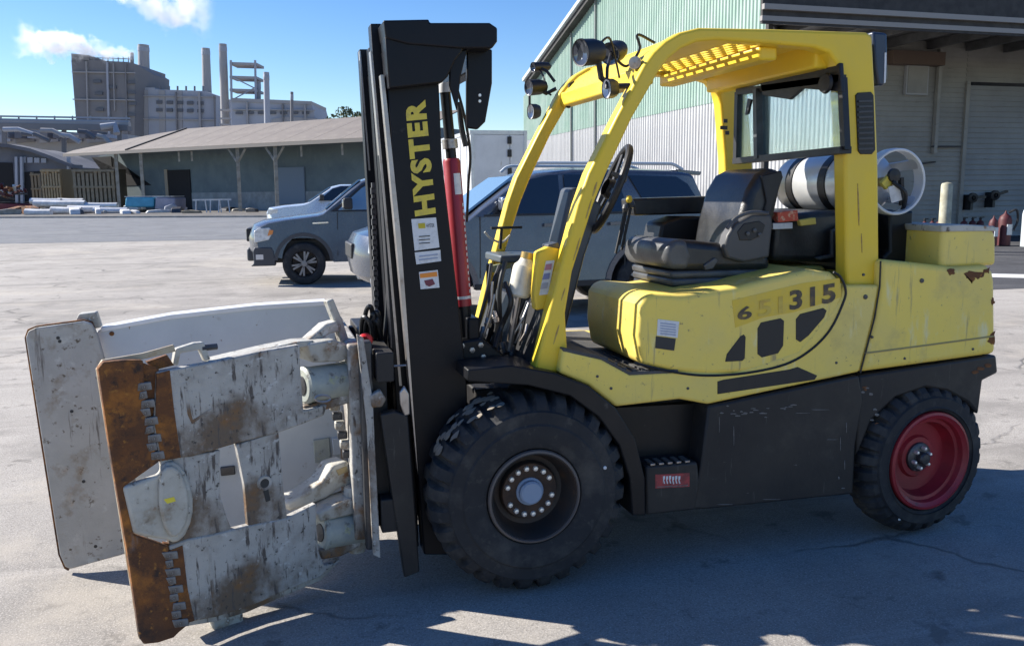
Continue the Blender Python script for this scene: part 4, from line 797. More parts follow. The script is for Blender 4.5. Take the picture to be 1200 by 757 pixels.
# scuffs on the black skirt
def scuff(x, y, w_, h_, m=None, Yp=.0482):
    pts = [(x+w_*math.cos(q)*random.uniform(.5, 1), y+h_*math.sin(q)*random.uniform(.5, 1)) for q in [i*math.pi/4 for i in range(8)]]
    pp('paint_scuff', pts, Yp, .002, m or SCUF, FL)
for i in range(20): x = random.uniform(836, 935); scuff(x, 486-(x-836)*.12+random.gauss(0, 4), random.uniform(1.5, 6), random.uniform(.5, 1.1))
for (x, y, w_, h_) in [(860, 510, .5, 14), (843, 498, .4, 16), (985, 520, .5, 12), (990, 545, .6, 8), (992, 500, .5, 8), (960, 480, 14, .5), (940, 484, 10, .4), (983, 560, 1.4, 2), (988, 572, 3, .8), (905, 585, 16, .5), (850, 591, 12, .5), (975, 515, 8, .4)]: scuff(x, y, w_, h_)
for i in range(9): scuff(random.uniform(1008, 1030), random.uniform(446, 500), random.uniform(1, 4), random.uniform(1, 3), None if i % 3 else RUST, .0632)
for (x, y) in [(1150, 432), (1158, 428), (1143, 436)]: scuff(x, y, 6, 3, RUST, .0632)
# --- counterweight
both('rear_frame', [(1007, 440), (1168, 416), (1170, 437), (1152, 446), (1147, 486), (1135, 472), (1110, 458), (1085, 454), (1050, 466), (1022, 492), (1004, 535)], .065, .26, BLKF, bevel=.012)
box('rear_frame_core', (1.6, .3, .42), (2.22, 1.0, .86), BLKF, FL, bevel=.02)
cw = [(1032, 304), (1075, 308), (1120, 313), (1158, 311), (1165, 318), (1167, 330), (1168, 415), (1008, 437), (1025, 372), (1031, 335)]
cp = [U(x, y, Y=.06) for x, y in cw]
CW = prism('counterweight', cp, (0, 1.18, 0), YEL, FL, bevel=.028, seg=4)
tube('casting_groove', [U(1013, 414, Y=.0595), U(1090, 404, Y=.0595), U(1164, 394, Y=.0595)], .0045, mat('grimy_groove', (.34, .28, .12), .8), FL, 6)
for pts in ([(1129, 320), (1136, 318), (1150, 319), (1155, 317), (1154, 323), (1148, 327), (1143, 326), (1140, 332), (1137, 327), (1132, 325)], [(1110, 316), (1118, 315), (1119, 321), (1112, 323)],
            [(1160, 392), (1166, 388), (1166, 404), (1162, 404), (1157, 400)], [(1161, 352), (1164, 348), (1166, 356), (1162, 358)], [(1153, 316), (1160, 314), (1159, 320), (1154, 320)]):
    jp = []
    for i, a in enumerate(pts):
        b = pts[(i+1) % len(pts)]
        for k in range(4): jp.append((a[0]+(b[0]-a[0])*k/4+random.uniform(-.9, .9), a[1]+(b[1]-a[1])*k/4+random.uniform(-.9, .9)))
    pp('rust_chip', jp, .0592, .002, RUST, FL)
lathe('lug_bolt', [(0, -.006), (.010, -.005), (.012, .004)], U(1080, 329, Y=.06), DSTEEL, FL, (0, 1, 0), 12)
lathe('lug_bolt', [(0, -.006), (.010, -.005), (.012, .004)], U(1014, 348, Y=.06), DSTEEL, FL, (0, 1, 0), 12)
tb = [U(x, y, Y=.10) for x, y in [(1105, 269), (1150, 267), (1166, 270), (1168, 280), (1168, 311), (1102, 315)]]
o = prism('rear_cowl_box', tb, (0, .42, 0), YEL, FL, bevel=.02, seg=3)
prism('cowl_lid', [U(x, y, Y=.095) for x, y in [(1103, 264), (1130, 263), (1166, 265), (1169, 271), (1104, 272)]], (0, .43, 0), CLAMP2, o, bevel=.006)

tube('panel_gap', [U(1032, 306, Y=.0585), U(1031, 335, Y=.0585), U(1025, 372, Y=.0585), U(1008, 437, Y=.0585)], .004, BLKP, FL, 6)
for (x, y) in [(700, 441), (716, 455), (806, 455), (980, 425), (1012, 322), (1022, 395), (1060, 420), (1140, 409)]: lathe('panel_bolt', [(0, -.004), (.006, -.003), (.007, .003)], U(x, y, Y=.06), DSTEEL, FL, (0, 1, 0), 8)
# --- overhead guard
guard = [(626, 437), (634, 405), (643, 367), (656, 319), (677, 240), (690, 203), (722, 139), (755, 76), (766, 61), (780, 48), (797, 38), (820, 32.5), (900, 34), (1016, 38), (1023, 42), (1027, 120), (1030, 198), (1031, 336),
         (992, 336), (992, 290), (990, 174), (986, 95), (982, 76), (972, 62), (955, 56), (902, 51), (840, 47), (818, 49), (799, 57), (784, 69), (772, 85), (741, 139), (711, 203), (696, 240), (671, 319), (663, 367), (667, 437)]
gp = [U(x, y, Y=.10) for x, y in guard]
GD = prism('guard_frame', gp, (0, .085, 0), YEL2, FL, bevel=.014, seg=3)
G2 = prism('guard_frame', mir(gp), (0, -.085, 0), YEL2, FL, bevel=.014, seg=3)
WEAR = mat('worn_guard_streak', (.30, .17, .06), .7, 0, (.45, .32, .08), 30, .4, .6)
for (x, y, w_, h_) in [(676, 292, 1.2, 14), (690, 245, 1.2, 12), (697, 222, 1.5, 9), (660, 345, 1, 8), (652, 392, 1.2, 12), (1006, 240, 1, 26), (1010, 285, .8, 12)]:
    sl = -.30 if x < 900 else .03
    pp('paint_wear', [(x+w_*math.cos(q)*random.uniform(.6, 1)+sl*h_*math.sin(q), y+h_*math.sin(q)) for q in [i*math.pi/5 for i in range(10)]], .0985, .003, WEAR, FL)
ztop = U(900, 34, Y=.10).z
xf = U(784, 69, Y=.1).x; xr = U(986, 95, Y=.1).x
cvp = [p+V((.012, 0, -.012)) for p in gp[7:13]]; cvp[-1] = cvp[-2].lerp(cvp[-1], .5)
prism('front_visor', [V((p.x, .17, p.z)) for p in cvp]+[V((p.x+.02, .17, p.z-.028)) for p in cvp[::-1]], (0, .96, 0), YEL2, FL, bevel=.003)
lo = cvp[0]; bar('front_beam', V((lo.x+.03, .17, lo.z-.02)), V((lo.x+.03, 1.13, lo.z-.02)), .07, .07, YEL2, FL, bevel=.01)
bar('rear_beam', (xr-.03, .17, ztop-.085), (xr-.03, 1.13, ztop-.085), .11, .11, YEL2, FL, bevel=.012)
bar('roof_rib', (xf+.50, .17, ztop-.085), (xf+.50, 1.13, ztop-.085), .09, .06, YEL2, FL, bevel=.012)
parts = []; zt, zb = ztop-.035, ztop-.042
x0, x1, y0, y1 = xf+.06, xr-.03, .17, 1.13
nrow = 13; dx = .44/nrow; xs = x0+.035
parts.append(boxv(x0, xs, y0, y1, zb, zt)); parts.append(boxv(xs+dx*nrow, x1, y0, y1, zb, zt))
for r in range(nrow):                                         # rows of slots, staggered like brickwork
    xa = xs+r*dx; parts.append(boxv(xa, xa+dx*.30, y0, y1, zb, zt))
    yy = y0
    while yy < y1:
        a = yy+(.05 if r % 2 else 0); parts.append(boxv(xa+dx*.30, xa+dx, a, min(a+.028, y1), zb+.001, zt-.001)); yy += .10
vs, fs = merge(parts); mesh('roof_grille', vs, fs, YEL2, FL, fix=False, smooth=False)
# louvre in the rear post
pp('post_louvre', [(1003, 112), (1006, 109), (1021, 108), (1024, 112), (1026, 176), (1022, 181), (1009, 181), (1006, 177)], .094, .01, BLKP, FL, bevel=.002)
for i in range(10):
    a = 118+i*6.2; pp('louvre_blade', [(1006.5+.03*i, a), (1022.5+.15*i, a-.6), (1022.5+.15*i, a+1.6), (1006.5+.03*i, a+2.2)], .088, .008, mat('louvre_grey', (.045, .045, .05), .5) if i == 0 else MATS['louvre_grey'], FL)
pp('rear_work_lamp', [(1023, 37), (1040, 39), (1041, 92), (1036, 101), (1029, 100), (1026, 80)], .13, .10, mat('dark_blue_lamp_case', (.02, .03, .055), .35), FL, bevel=.01)
pp('lamp_glint_strip', [(1037, 62), (1039, 62), (1038, 97), (1036, 98)], .128, .004, STICK, FL)
# rear screen between the rear posts
XW = xr+.0
qa, qb, qc, qd = U(866, 108, X=XW), U(987, 92, X=XW), U(991, 176, X=XW), U(864, 189, X=XW)
RS = bar('rear_screen_frame', qa, qb, .03, .04, BLKP, FL, up=(1, 0, 0))
bar('frame_bar', qd, qc, .03, .06, BLKP, RS, up=(1, 0, 0)); bar('frame_bar', qa, qd, .03, .035, BLKP, RS, up=(1, 0, 0)); bar('frame_bar', qb, qc, .03, .03, BLKP, RS, up=(1, 0, 0))
m1 = qa.lerp(qb, .24); m2 = qd.lerp(qc, .26); bar('frame_bar', m1, m2, .03, .07, mat('scuffed_black_bar', (.035, .04, .045), .5, 0, (.07, .08, .09), 9, .45, .66), RS, up=(1, 0, 0))
prism('pane', [qa, qb, qc, qd], (.005, 0, 0), GLASS, RS)
prism('screen_valance', [U(890, 96, X=XW-.02), U(984, 74, X=XW-.02), U(986, 108, X=XW-.02), U(940, 104, X=XW-.02), U(925, 117, X=XW-.02), U(893, 112, X=XW-.02)], (.02, 0, 0), BLKP, RS, bevel=.004)
prism('wiper_blade', [U(876, 116, X=XW-.03), U(880, 117, X=XW-.03), U(876, 134, X=XW-.03), U(873, 135, X=XW-.03)], (.012, 0, 0), BLKP, RS)
lathe('interior_mirror', [(0, -.008), (.04, -.006), (.045, .006), (.03, .02), (0, .024)], U(967, 98, X=XW-.04), BLKP, FL, (1, 0, 0), 24)
# marks on the far rear post
for (x, y, w_) in [(850, 142, .012), (848, 150, .022), (852, 156, .012)]:
    p = U(x, y, Y=1.115); box('post_sticker', p+V((-w_, -.003, -.010)), p+V((w_, .0, .010)), INKD, FL)

# --- lamps, brackets on the front of the guard
def lamp(c, r, d, face, name='work_lamp'):
    c = V(c); d = V(d).normalized()
    a = lathe(name, [(r*.3, .10), (r*.8, .085), (r*.98, .05), (r, .0), (r*1.04, -.006), (r*1.02, -.014), (r*.92, -.012)], c, BLKP, FL, -d, 28)
    a2 = lathe('lens', [(0, .002), (r*.6, -.002), (r*.93, -.010)], c, face, a, -d, 28); return a
L1 = U(683, 62, Y=.13); lamp(L1, .052, (-.9, -.28, -.12), MIRR)
tube('lamp_bracket', [L1+V((.07, .02, .0)), L1+V((.09, .03, -.09)), L1+V((.14, .05, -.12)), L1+V((.21, .02, -.12))], .012, BLKP, FL)
L2 = U(716, 63, Y=.30); lamp(L2, .045, (-.7, -.55, -.3), MIRR)
L3 = U(711, 104, Y=.10); o = lamp(L3, .026, (-.75, -.6, -.05), LENS, 'indicator_lamp'); o.scale = (.8, .8, 1.5)
tube('lamp_bracket', [L3, L3+V((.01, .02, .08)), L2], .007, BLKP, FL, 8)
tube('lamp_cable', curve_pts([L2, L2+V((.07, .0, -.05)), L2+V((.13, 0, .02)), L2+V((.12, 0, .08)), L2+V((.20, 0, .05))], 6), .006, HOSE, FL, 6)
tube('lamp_cable', curve_pts([L1+V((.06, .02, .02)), L1+V((.13, .05, .07)), L1+V((.18, .1, .0)), L1+V((.2, .1, -.08))], 6), .005, HOSE, FL, 6)
lathe('buzzer', [(0, -.02), (.025, -.018), (.027, .02), (0, .022)], U(744, 74, Y=.16), STEEL, FL, (.5, 1, .1), 16)
F1 = U(622, 103, Y=1.2); lamp(F1, .04, (-.9, -.25, -.1), MIRR); F2 = U(622, 131, Y=1.2); o = lamp(F2, .026, (-.75, -.6, -.05), LENS, 'indicator_lamp'); o.scale = (.8, .8, 1.5)
F3 = U(627, 79, Y=1.25); lamp(F3, .025, (-.9, -.25, -.1), MIRR)
tube('lamp_bracket', [F3+V((.02, 0, 0)), U(641, 84, Y=1.22), U(650, 96, Y=1.2)], .008, BLKP, FL, 8)
tube('lamp_bracket', [F1+V((.03, 0, 0)), U(640, 110, Y=1.2), U(652, 104, Y=1.18)], .010, BLKP, FL, 8); tube('lamp_bracket', [F1+V((.0, .02, -.02)), F2+V((0, .02, .02))], .007, BLKP, FL, 8)
tube('lamp_cable', curve_pts([F3+V((.02, 0, 0)), U(638, 94, Y=1.2), U(636, 104, Y=1.2), U(646, 112, Y=1.18)], 6), .005, HOSE, FL, 6)
prism('guard_hook', [U(x, y, Y=1.08) for x, y in [(667, 98), (673, 95), (672, 118), (668, 127), (664, 126), (668, 116)]], (0, .02, 0), BLKP, FL)

# --- mast
MY = .235
outer = [(450, 58), (513, 58), (518, 185), (547, 440), (550, 560), (552, 600), (543, 650), (497, 650), (490, 560)]
op = [U(x, y, Y=MY) for x, y in outer]
MR = prism('mast_rail', op, (0, .10, 0), MASTP, FL, bevel=.006)
fop = [V((p.x+.03, 2*CY-MY, p.z)) for p in op]; prism('mast_rail', fop, (0, -.10, 0), MASTP, FL, bevel=.006)
prism('rail_edge', [U(x, y, Y=MY-.003) for x, y in [(446, 88), (450, 88), (470, 280), (490, 556), (488, 540), (466, 300)]], (0, .05, 0), STEEL, MR)
ip = [U(x, y, Y=.33) for x, y in [(434, 28), (447, 28), (488, 560), (491, 640), (474, 640), (470, 560)]]
IR = prism('inner_mast_rail', ip, (0, .08, 0), MASTP, FL, bevel=.004)
prism('rail_edge', [U(x, y, Y=.326) for x, y in [(434, 60), (436.5, 60), (471, 452), (468, 452)]], (0, .05, 0), STEEL, IR)
ip2 = [V((p.x+.06, 2*CY-p.y, p.z)) for p in ip]; prism('inner_mast_rail', ip2, (0, -.08, 0), MASTP, FL, bevel=.004)
fp = [U(x, y, Y=1.02) for x, y in [(421, 58), (433, 58), (462, 500), (466, 580), (450, 580), (447, 500)]]
FR = prism('inner_mast_rail', fp, (0, .08, 0), MASTP, FL, bevel=.004)
prism('rail_edge', [U(x, y, Y=1.017) for x, y in [(421, 60), (422.6, 60), (434, 200), (432, 200)]], (0, .04, 0), STEEL, FR)
head = [(449, 24), (503, 23), (503.5, 27), (574, 27), (583, 33), (583, 49), (577, 57), (540, 57), (478, 52), (452, 45)]
prism('mast_crosshead', [U(x, y, Y=.165) for x, y in head], (0, .16, 0), MASTP, FL, bevel=.012, seg=3)
prism('head_gusset', [U(x, y, Y=.175) for x, y in [(451, 42), (478, 50), (545, 55), (533, 72), (525, 90), (518, 97), (456, 104)]], (0, .12, 0), MASTP, FL, bevel=.006)
prism('sheave_bracket', [U(x, y, Y=.27) for x, y in [(547, 58), (577, 58), (577, 98), (569, 143), (560, 152), (547, 150)]], (0, .025, 0), MASTP, FL, bevel=.006)
prism('sheave_bracket', [U(x, y, Y=.20) for x, y in [(527, 62), (548, 58), (540, 90), (536, 130), (527, 100)]], (0, .02, 0), MASTP, FL, bevel=.004)
for (x, y) in [(562, 112), (562, 119)]: lathe('bracket_bolt', [(0, -.006), (.006, -.006), (.007, .004)], U(x, y, Y=.27), BOLT, FL, (0, 1, 0), 8)
box('mast_tie', (-.16, .28, 2.12), (-.10, 1.02, 2.24), MASTP, FL, bevel=.008); box('mast_tie', (-.24, .28, .30), (-.18, 1.02, .62), MASTP, FL, bevel=.008); box('mast_tie', (-.20, .28, 1.0), (-.15, 1.02, 1.12), MASTP, FL, bevel=.008)
tube('chain_anchor', [U(551, 70, Y=.30), U(553, 145, Y=.30)], .008, STEEL, FL, 8)
lathe('anchor_nut', [(0, -.02), (.014, -.02), (.014, .02), (0, .02)], U(553, 108, Y=.30), DSTEEL, FL, (0, 0, 1), 6)
# lift cylinder
c0, c1 = U(529, 186, Y=.36), U(543, 358, Y=.36)
LC = tube('lift_cylinder', [c0, c0.lerp(c1, .02), c1], [.030, .036, .036], CRED, FL, 24); LC['label'] = 'red cylinder with a white label behind the mast rail'
t0 = U(521, 100, Y=.36); tube('cylinder_rod', [t0, c0], .022, BLK, FL, 16); lathe('rod_collar', [(.022, -.02), (.032, -.018), (.032, .018), (.022, .02)], t0.lerp(c0, .8), STEEL, FL, c0-t0, 20)
tube('cylinder_base', [c1, c1+(c1-c0)*.55], .03, BLK, FL, 16)
lathe('rod_cap', [(0, -.03), (.026, -.03), (.026, .0), (.022, .01)], t0, WHT, FL, t0-c0, 16)
def cyl_patch(name, a0, a1, h0, h1, m, r=.0367):
    ax = (c1-c0).normalized(); L = (c1-c0).length; tc = (CAM-(c0+c1)/2); tc = (tc-ax*tc.dot(ax)).normalized(); sd_ = ax.cross(tc); vs, fs = [], []; n = 8
    for h in (h0, h1):
        for i in range(n+1):
            a = a0+(a1-a0)*i/n; vs.append(c0+ax*L*h+(tc*math.cos(a)+sd_*math.sin(a))*r)
    fs = [(i, i+1, n+2+i, n+1+i) for i in range(n)]; return mesh(name, vs, fs, m, LC)
sgn = 1 if (c1-c0).cross(CAM-c0).dot(cr) > 0 else -1
cyl_patch('white_label', sgn*.1, sgn*1.0, .10, .24, STICK)
for i in range(16):
    h = .30+i*.042; cyl_patch('white_lettering', sgn*.95, sgn*1.22, h, h+.024, STICK)
cyl_patch('pale_band', -1.2, 1.2, .93, .95, STICK)
tube('mast_hose', curve_pts([U(536, 105, Y=.38), U(545, 140, Y=.38), U(551, 180, Y=.40), U(549, 215, Y=.42), U(547, 260, Y=.45)], 6), .006, HOSE, FL, 6)
tube('mast_hose', curve_pts([U(538, 120, Y=.40), U(541, 150, Y=.40), U(546, 172, Y=.40)], 6), .012, HOSE, FL, 8)
# chains made of plates
def chain(name, a, b, n, w):
    a, b = V(a), V(b); ps = []
    for i in range(n):
        p = a.lerp(b, (i+.5)/n); L = (b-a).length/n
        hw = w if i % 2 else w*.62; ps.append(boxv(p.x-hw, p.x+hw, p.y-.014, p.y+.014, p.z-L*.62, p.z+L*.62))
    vs, fs = merge(ps); return mesh(name, vs, fs, DSTEEL, FL, fix=False, smooth=False)
chain('lift_chain', U(437, 215, Y=.62), U(441, 370, Y=.62), 26, .010)
tube('mast_hose', curve_pts([U(446, 60, Y=.7), U(452, 200, Y=.7), U(461, 330, Y=.7), U(463, 420, Y=.7), U(455, 500, Y=.7)], 8), .012, HOSE, FL, 8)
tube('mast_hose', curve_pts([U(440, 60, Y=.85), U(447, 200, Y=.85), U(455, 330, Y=.85), U(449, 420, Y=.85)], 8), .012, HOSE, FL, 8)
# lettering and stickers on the rail
text('mast_lettering', 'HYSTER', [(511, 250), (498.5, 117), (474, 119), (486, 254)], LOGOY, FL, Y=MY, bold=.05, off=.14, lift=.002)
o = pp('mast_sticker', [(482, 257), (511, 255), (515, 290), (486, 294)], MY-.0025, .003, STICK, FL)
pp('sticker_logo', [(490, 262), (498, 261.5), (498.6, 267.5), (490.6, 268)], MY-.0045, .002, mat('sticker_gold', (.5, .4, .02), .5), o)
text('sticker_print', 'HYSTER', [(500, 267), (509, 266.3), (508.6, 262), (499.6, 262.6)], INKD, o, Y=MY-.003, lift=.0016)
for k in range(3): pp('print_line', [(491, 277+4*k), (504, 276+4*k), (504, 277+4*k), (491, 278+4*k)], MY-.0045, .002, INKD, o)
o = pp('mast_sticker', [(486, 296), (516, 293), (517, 306), (488, 310)], MY-.0025, .003, STICK, FL)
for k in range(2): pp('print_line', [(491, 300+4*k), (513, 297.5+4*k), (513, 299+4*k), (491, 301.6+4*k)], MY-.0045, .002, MATS['grey_print0'], o)
o = pp('warning_sticker', [(491, 319), (513, 316.5), (515, 337), (493, 339)], MY-.0025, .003, STICK, FL)
pp('orange_header', [(492, 321), (512, 318.5), (512.6, 324), (492.6, 326)], MY-.0045, .002, mat('sticker_orange', (.75, .25, .03), .5), o)
pp('pictogram', [(497, 329), (507, 327), (510, 333), (503, 336), (499, 334)], MY-.0045, .002, mat('pictogram_maroon', (.16, .03, .05), .5), o)
# tilt/axle mount behind the rail and lower guard plate
both('mast_mount', [(540, 400), (565, 396), (590, 415), (600, 432), (575, 450), (548, 450), (538, 430)], .26, .08, BLK, bevel=.01)
for (x, y) in [(563, 404), (566, 418), (541, 405), (553, 410)]: lathe('mount_bolt', [(0, -.012), (.012, -.01), (.014, .01)], U(x, y, Y=.26), STEEL, FL, (0, 1, 0), 6)
prism('mount_ledge', [U(x, y, Y=.20) for x, y in [(549, 432), (600, 432), (600, 437), (556, 443)]], (0, .3, 0), BLK, FL, bevel=.004)

# --- carriage and clamp frame
pp('carriage_side_plate', [(446, 486), (462, 482), (478, 487), (484, 560), (492, 670), (474, 677)], .15, .05, BLKF, FL, bevel=.006)
box('carriage_bar', (-.60, .16, .90), (-.53, 1.16, 1.02), BLKF, FL, bevel=.006); box('carriage_bar', (-.60, .16, .28), (-.53, 1.16, .42), BLKF, FL, bevel=.006)
for yy in (.24, .62, 1.0): box('carriage_upright', (-.62, yy, .28), (-.55, yy+.05, 1.0), BLKF, FL, bevel=.004)
FRM = box('clamp_frame', (-.70, .26, .22), (-.645, 1.12, 1.04), CLAMP, FL, bevel=.01)
box('frame_flange', (-.66, .20, .20), (-.61, .26, 1.06), DSTEEL, FRM, bevel=.006)
pp('frame_edge_plate', [(418, 392), (426, 396), (437, 470), (446, 654), (437, 650), (430, 500)], .17, .02, CLAMP, FRM, bevel=.003)
pp('frame_clip', [(434, 464), (446, 457), (453, 468), (448, 477), (436, 478)], .16, .04, CLAMP, FRM, bevel=.006)
pp('shackle', [(468, 460), (474, 452), (480, 462), (481, 486), (474, 488), (469, 474)], .15, .02, STEEL, FL, bevel=.006)
tube('clamp_pin', [U(441, 430, Y=.2), U(476, 428, Y=.2)], .004, STEEL, FL, 6)
lathe('red_cap', [(0, -.03), (.022, -.028), (.03, -.015), (.03, .02), (.02, .03)], U(428, 399, Y=.32), REDK, FL, (-.25, -1, .05), 20)
for i in range(7):
    a = U(427+random.uniform(-4, 14), 372+random.uniform(-6, 8), Y=.45); b = U(446+random.uniform(-10, 8), 396+random.uniform(-8, 30), Y=.5)
    tube('clamp_hose', curve_pts([a+V((0, .1, -.12)), a, a.lerp(b, .5)+V((0, -.05, .07)), b, b+V((.04, .1, -.25))], 6), .010, HOSE, FL, 8)
# --- near clamp arm, built on the slanting plane it stands in
A0, B0 = V((-1.5, -.06, 0)), V((-.65, .30, 0)); nd = (B0-A0).normalized(); NN = V((nd.y, -nd.x, 0))
def ap(name, px, off, th, m, par, **k):
    pl = (A0+NN*off, NN); return prism(name, [U(x, y, pl=pl) for x, y in px], -NN*th, m, par, **k)
def jag(px, n=4, a=.8):
    out = []
    for i, p in enumerate(px):
        q = px[(i+1) % len(px)]
        for k in range(n): out.append((p[0]+(q[0]-p[0])*k/n+(random.uniform(-a, a) if k else 0), p[1]+(q[1]-p[1])*k/n+(random.uniform(-a, a) if k else 0)))
    return out
ARM = ap('clamp_arm', [(184, 436), (250, 424), (310, 411), (352, 404), (352, 424), (356, 481), (384, 474), (380, 487), (355, 497), (327, 507), (276, 520), (226, 535), (187, 539), (180, 500)], 0, .035, CLAMP, FL, bevel=.006)
ARM['label'] = 'scraped grey-white outer clamp arm with a rusty pad'
ap('arm_plate', [(198, 640), (219, 632), (250, 626), (290, 616), (336, 607), (371, 590), (371, 610), (374, 647), (380, 662), (394, 660), (376, 676), (336, 692), (290, 712), (253, 723), (216, 730), (208, 690)], 0, .035, CLAMP, ARM, bevel=.006)
ap('arm_web', [(188, 536), (226, 534), (258, 527), (257.5, 546), (259, 583), (266, 606), (272, 621), (219, 634), (199, 642)], -.006, .03, CLAMP, ARM, bevel=.004)
ap('web_strip', [(277, 521), (327, 506), (331, 560), (337, 608), (291, 617), (287, 570)], -.004, .03, CLAMP, ARM, bevel=.004)
pl_ = (A0+NN*.0, NN)
kc = U(310, 566, pl=(A0-NN*.003, NN)); lathe('keyhole_boss', [(.018, -.002), (.028, -.004), (.031, .004)], kc, CLAMP, ARM, -NN, 20); lathe('keyhole', [(0, -.001), (.018, -.002)], kc, INKD, ARM, -NN, 16)
ap('keyhole_slot', [(308, 572), (314, 571), (317, 586), (312, 588)], -.001, .006, INKD, ARM)
PAD = ap('clamp_pad', [(115, 432), (121, 424.5), (145, 422), (168, 422), (170, 451), (172, 485), (177, 513), (187, 541), (145, 571), (157, 626), (198, 640), (202, 678), (207, 706), (213, 738), (204, 747), (186, 753), (169, 755), (164, 748), (150, 650), (131, 540)], .004, .03, RUST, ARM, bevel=.006, seg=3)
PAD['label'] = 'rust brown outer face of the clamp pad'
ap('pad_liner', [(113, 433), (120, 422), (168, 414), (204, 404), (206, 412), (168, 421), (122, 427), (118, 434), (152, 650), (168, 752), (163, 748)], -.032, .014, mat('bare_pad_edge', (.42, .36, .26), .55, .2, (.3, .2, .1), 14, .45, .65), PAD, bevel=.002)
BUL = ap('pivot_cover', [(144, 571), (166, 563), (187, 556), (190, 547), (196, 542), (203, 541), (211, 545), (218, 554), (224, 569), (227, 585), (227, 600), (224, 614), (218, 627), (210, 635), (203, 636), (196, 633), (176, 630), (157, 626)], .012, .03, CLAMP2, ARM, bevel=.012, seg=3)
ap('pivot_dome', [(190, 552), (196, 547), (203, 546), (210, 551), (216, 560), (220, 572), (222, 586), (222, 600), (219, 613), (213, 624), (206, 630), (200, 629), (194, 620), (189, 604), (187, 588), (187, 570)], .030, .02, CLAMP2, BUL, bevel=.014, seg=3)
ap('paint_mark', [(192, 585), (204, 582), (206, 587), (196, 590)], .0315, .003, mat('yellow_paint_mark', (.75, .62, .05), .5), BUL)
ap('hinge_backing', [(164, 424), (186, 432), (194, 540), (176, 541), (168, 480)], -.012, .02, RUST, ARM)
ap('hinge_backing', [(192, 636), (216, 638), (222, 730), (204, 745), (200, 690)], -.012, .02, RUST, ARM)
# hinge: rusty strip on the arm and flush knuckles interlocking along the pad edge
ap('hinge_strip', [(184, 438), (199, 434), (204, 480), (212, 536), (190, 540), (182, 500)], .003, .01, RUST, ARM)
ap('hinge_strip', [(199, 645), (214, 639), (220, 690), (228, 727), (215, 731), (208, 700)], .003, .01, RUST, ARM)
for (x0, y0, x1, y1, n) in [(169, 447, 186, 538, 9), (200, 645, 214, 734, 9)]:
    for i in range(n):
        a = (i+.05)/n; b = (i+.95)/n; s = 8 if i % 2 == 0 else 1
        xa, ya, xb, yb = x0+(x1-x0)*a, y0+(y1-y0)*a, x0+(x1-x0)*b, y0+(y1-y0)*b
        ap('hinge_knuckle', [(xa-8+random.uniform(-3, 2), ya+2), (xa+s, ya), (xb+s, yb), (xb-8+random.uniform(-3, 2), yb+2)], .008, .016, KNUC, ARM, bevel=.003)
# raised dirty patches and weld seams on the plates (worn wear strips)
for px in ([(215, 449), (219, 448), (224, 484), (226, 492), (247, 479), (248, 481), (225, 497), (220, 486)], [(244, 640), (247, 640), (251, 690), (254, 718), (250, 718), (247, 690)]):
    ap('weld_seam', px, .0015, .004, CLAMP, ARM)
ap('top_bracket', [(203, 428), (206, 409), (228, 402), (239, 401), (247, 421), (240, 424), (234, 410), (212, 414), (209, 428)], -.05, .03, CLAMP2, ARM, bevel=.004)
tube('bracket_bolt', [U(236, 408, pl=(A0-NN*.06, NN)), U(254, 406, pl=(A0-NN*.06, NN))], .012, DSTEEL, ARM, 10)
ap('top_bracket_gusset', [(180, 434), (172, 424), (196, 416), (204, 428)], -.035, .02, RUST, ARM)
ap('bottom_bracket', [(248, 724), (285, 713), (286, 733), (268, 741), (250, 738)], -.05, .05, CLAMP2, ARM, bevel=.008)
ap('arm_top_flange', [(247, 424), (310, 409), (352, 400), (368, 399), (366, 405), (310, 415), (250, 428)], -.036, .09, CLAMP2, ARM, bevel=.003)
ap('arm_bottom_flange', [(217, 728), (253, 721), (290, 710), (336, 690), (376, 674), (394, 658), (400, 655), (376, 680), (336, 697), (290, 717), (253, 728), (217, 734)], -.036, .07, CLAMP, ARM, bevel=.003)
BAR_ = mat('greasy_barrel_paint', (.40, .42, .36), .5, 0, (.28, .31, .30), 8, .4, .64, [((.5, .5, .18), 10, .60, .72), ((.12, .11, .10), 22, .58, .68)], .25, 50)
def barrel(xa, xb, yt, yb, off):
    pl = (A0-NN*off, NN); a = U(xa, (yt+yb)/2+4, pl=pl); b = U(xb, (yt+yb)/2-4, pl=pl); r = (U(xa, yt, pl=pl)-U(xa, yb, pl=pl)).length/2; h = (b-a).length
    o = lathe('pivot_barrel', [(0, 0), (r*.85, .0), (r, .008), (r, h*.10), (r*.95, h*.11), (r*.95, h*.90), (r, h*.91), (r, h-.004), (r*.8, h), (0, h)], a, BAR_, ARM, b-a, 32)
    lathe('barrel_cap', [(0, -.006), (r*.5, -.004), (r*.55, .004)], a, DSTEEL, o, b-a, 20); return o
barrel(354, 408, 426, 470, .06); barrel(375, 425, 600, 640, .06)
ap('barrel_lug', [(362, 403), (392, 398), (408, 404), (411, 420), (400, 424), (366, 425)], -.02, .12, CLAMP2, ARM, bevel=.008)
ap('barrel_lug', [(356, 476), (384, 470), (412, 455), (412, 472), (384, 480), (360, 484)], -.02, .10, CLAMP, ARM, bevel=.008)
tube('lug_ring', [U(378+9*math.cos(a), 467+4*math.sin(a), pl=(A0+NN*.055, NN)) for a in [i*math.pi/6 for i in range(13)]], .005, STEEL, ARM, 6)
ap('barrel_lug', [(372, 602), (400, 588), (424, 580), (427, 600), (400, 606), (376, 612)], -.02, .12, CLAMP2, ARM, bevel=.008)
ap('barrel_lug', [(374, 644), (400, 640), (424, 628), (424, 640), (400, 652), (378, 656)], -.02, .10, CLAMP, ARM, bevel=.008)
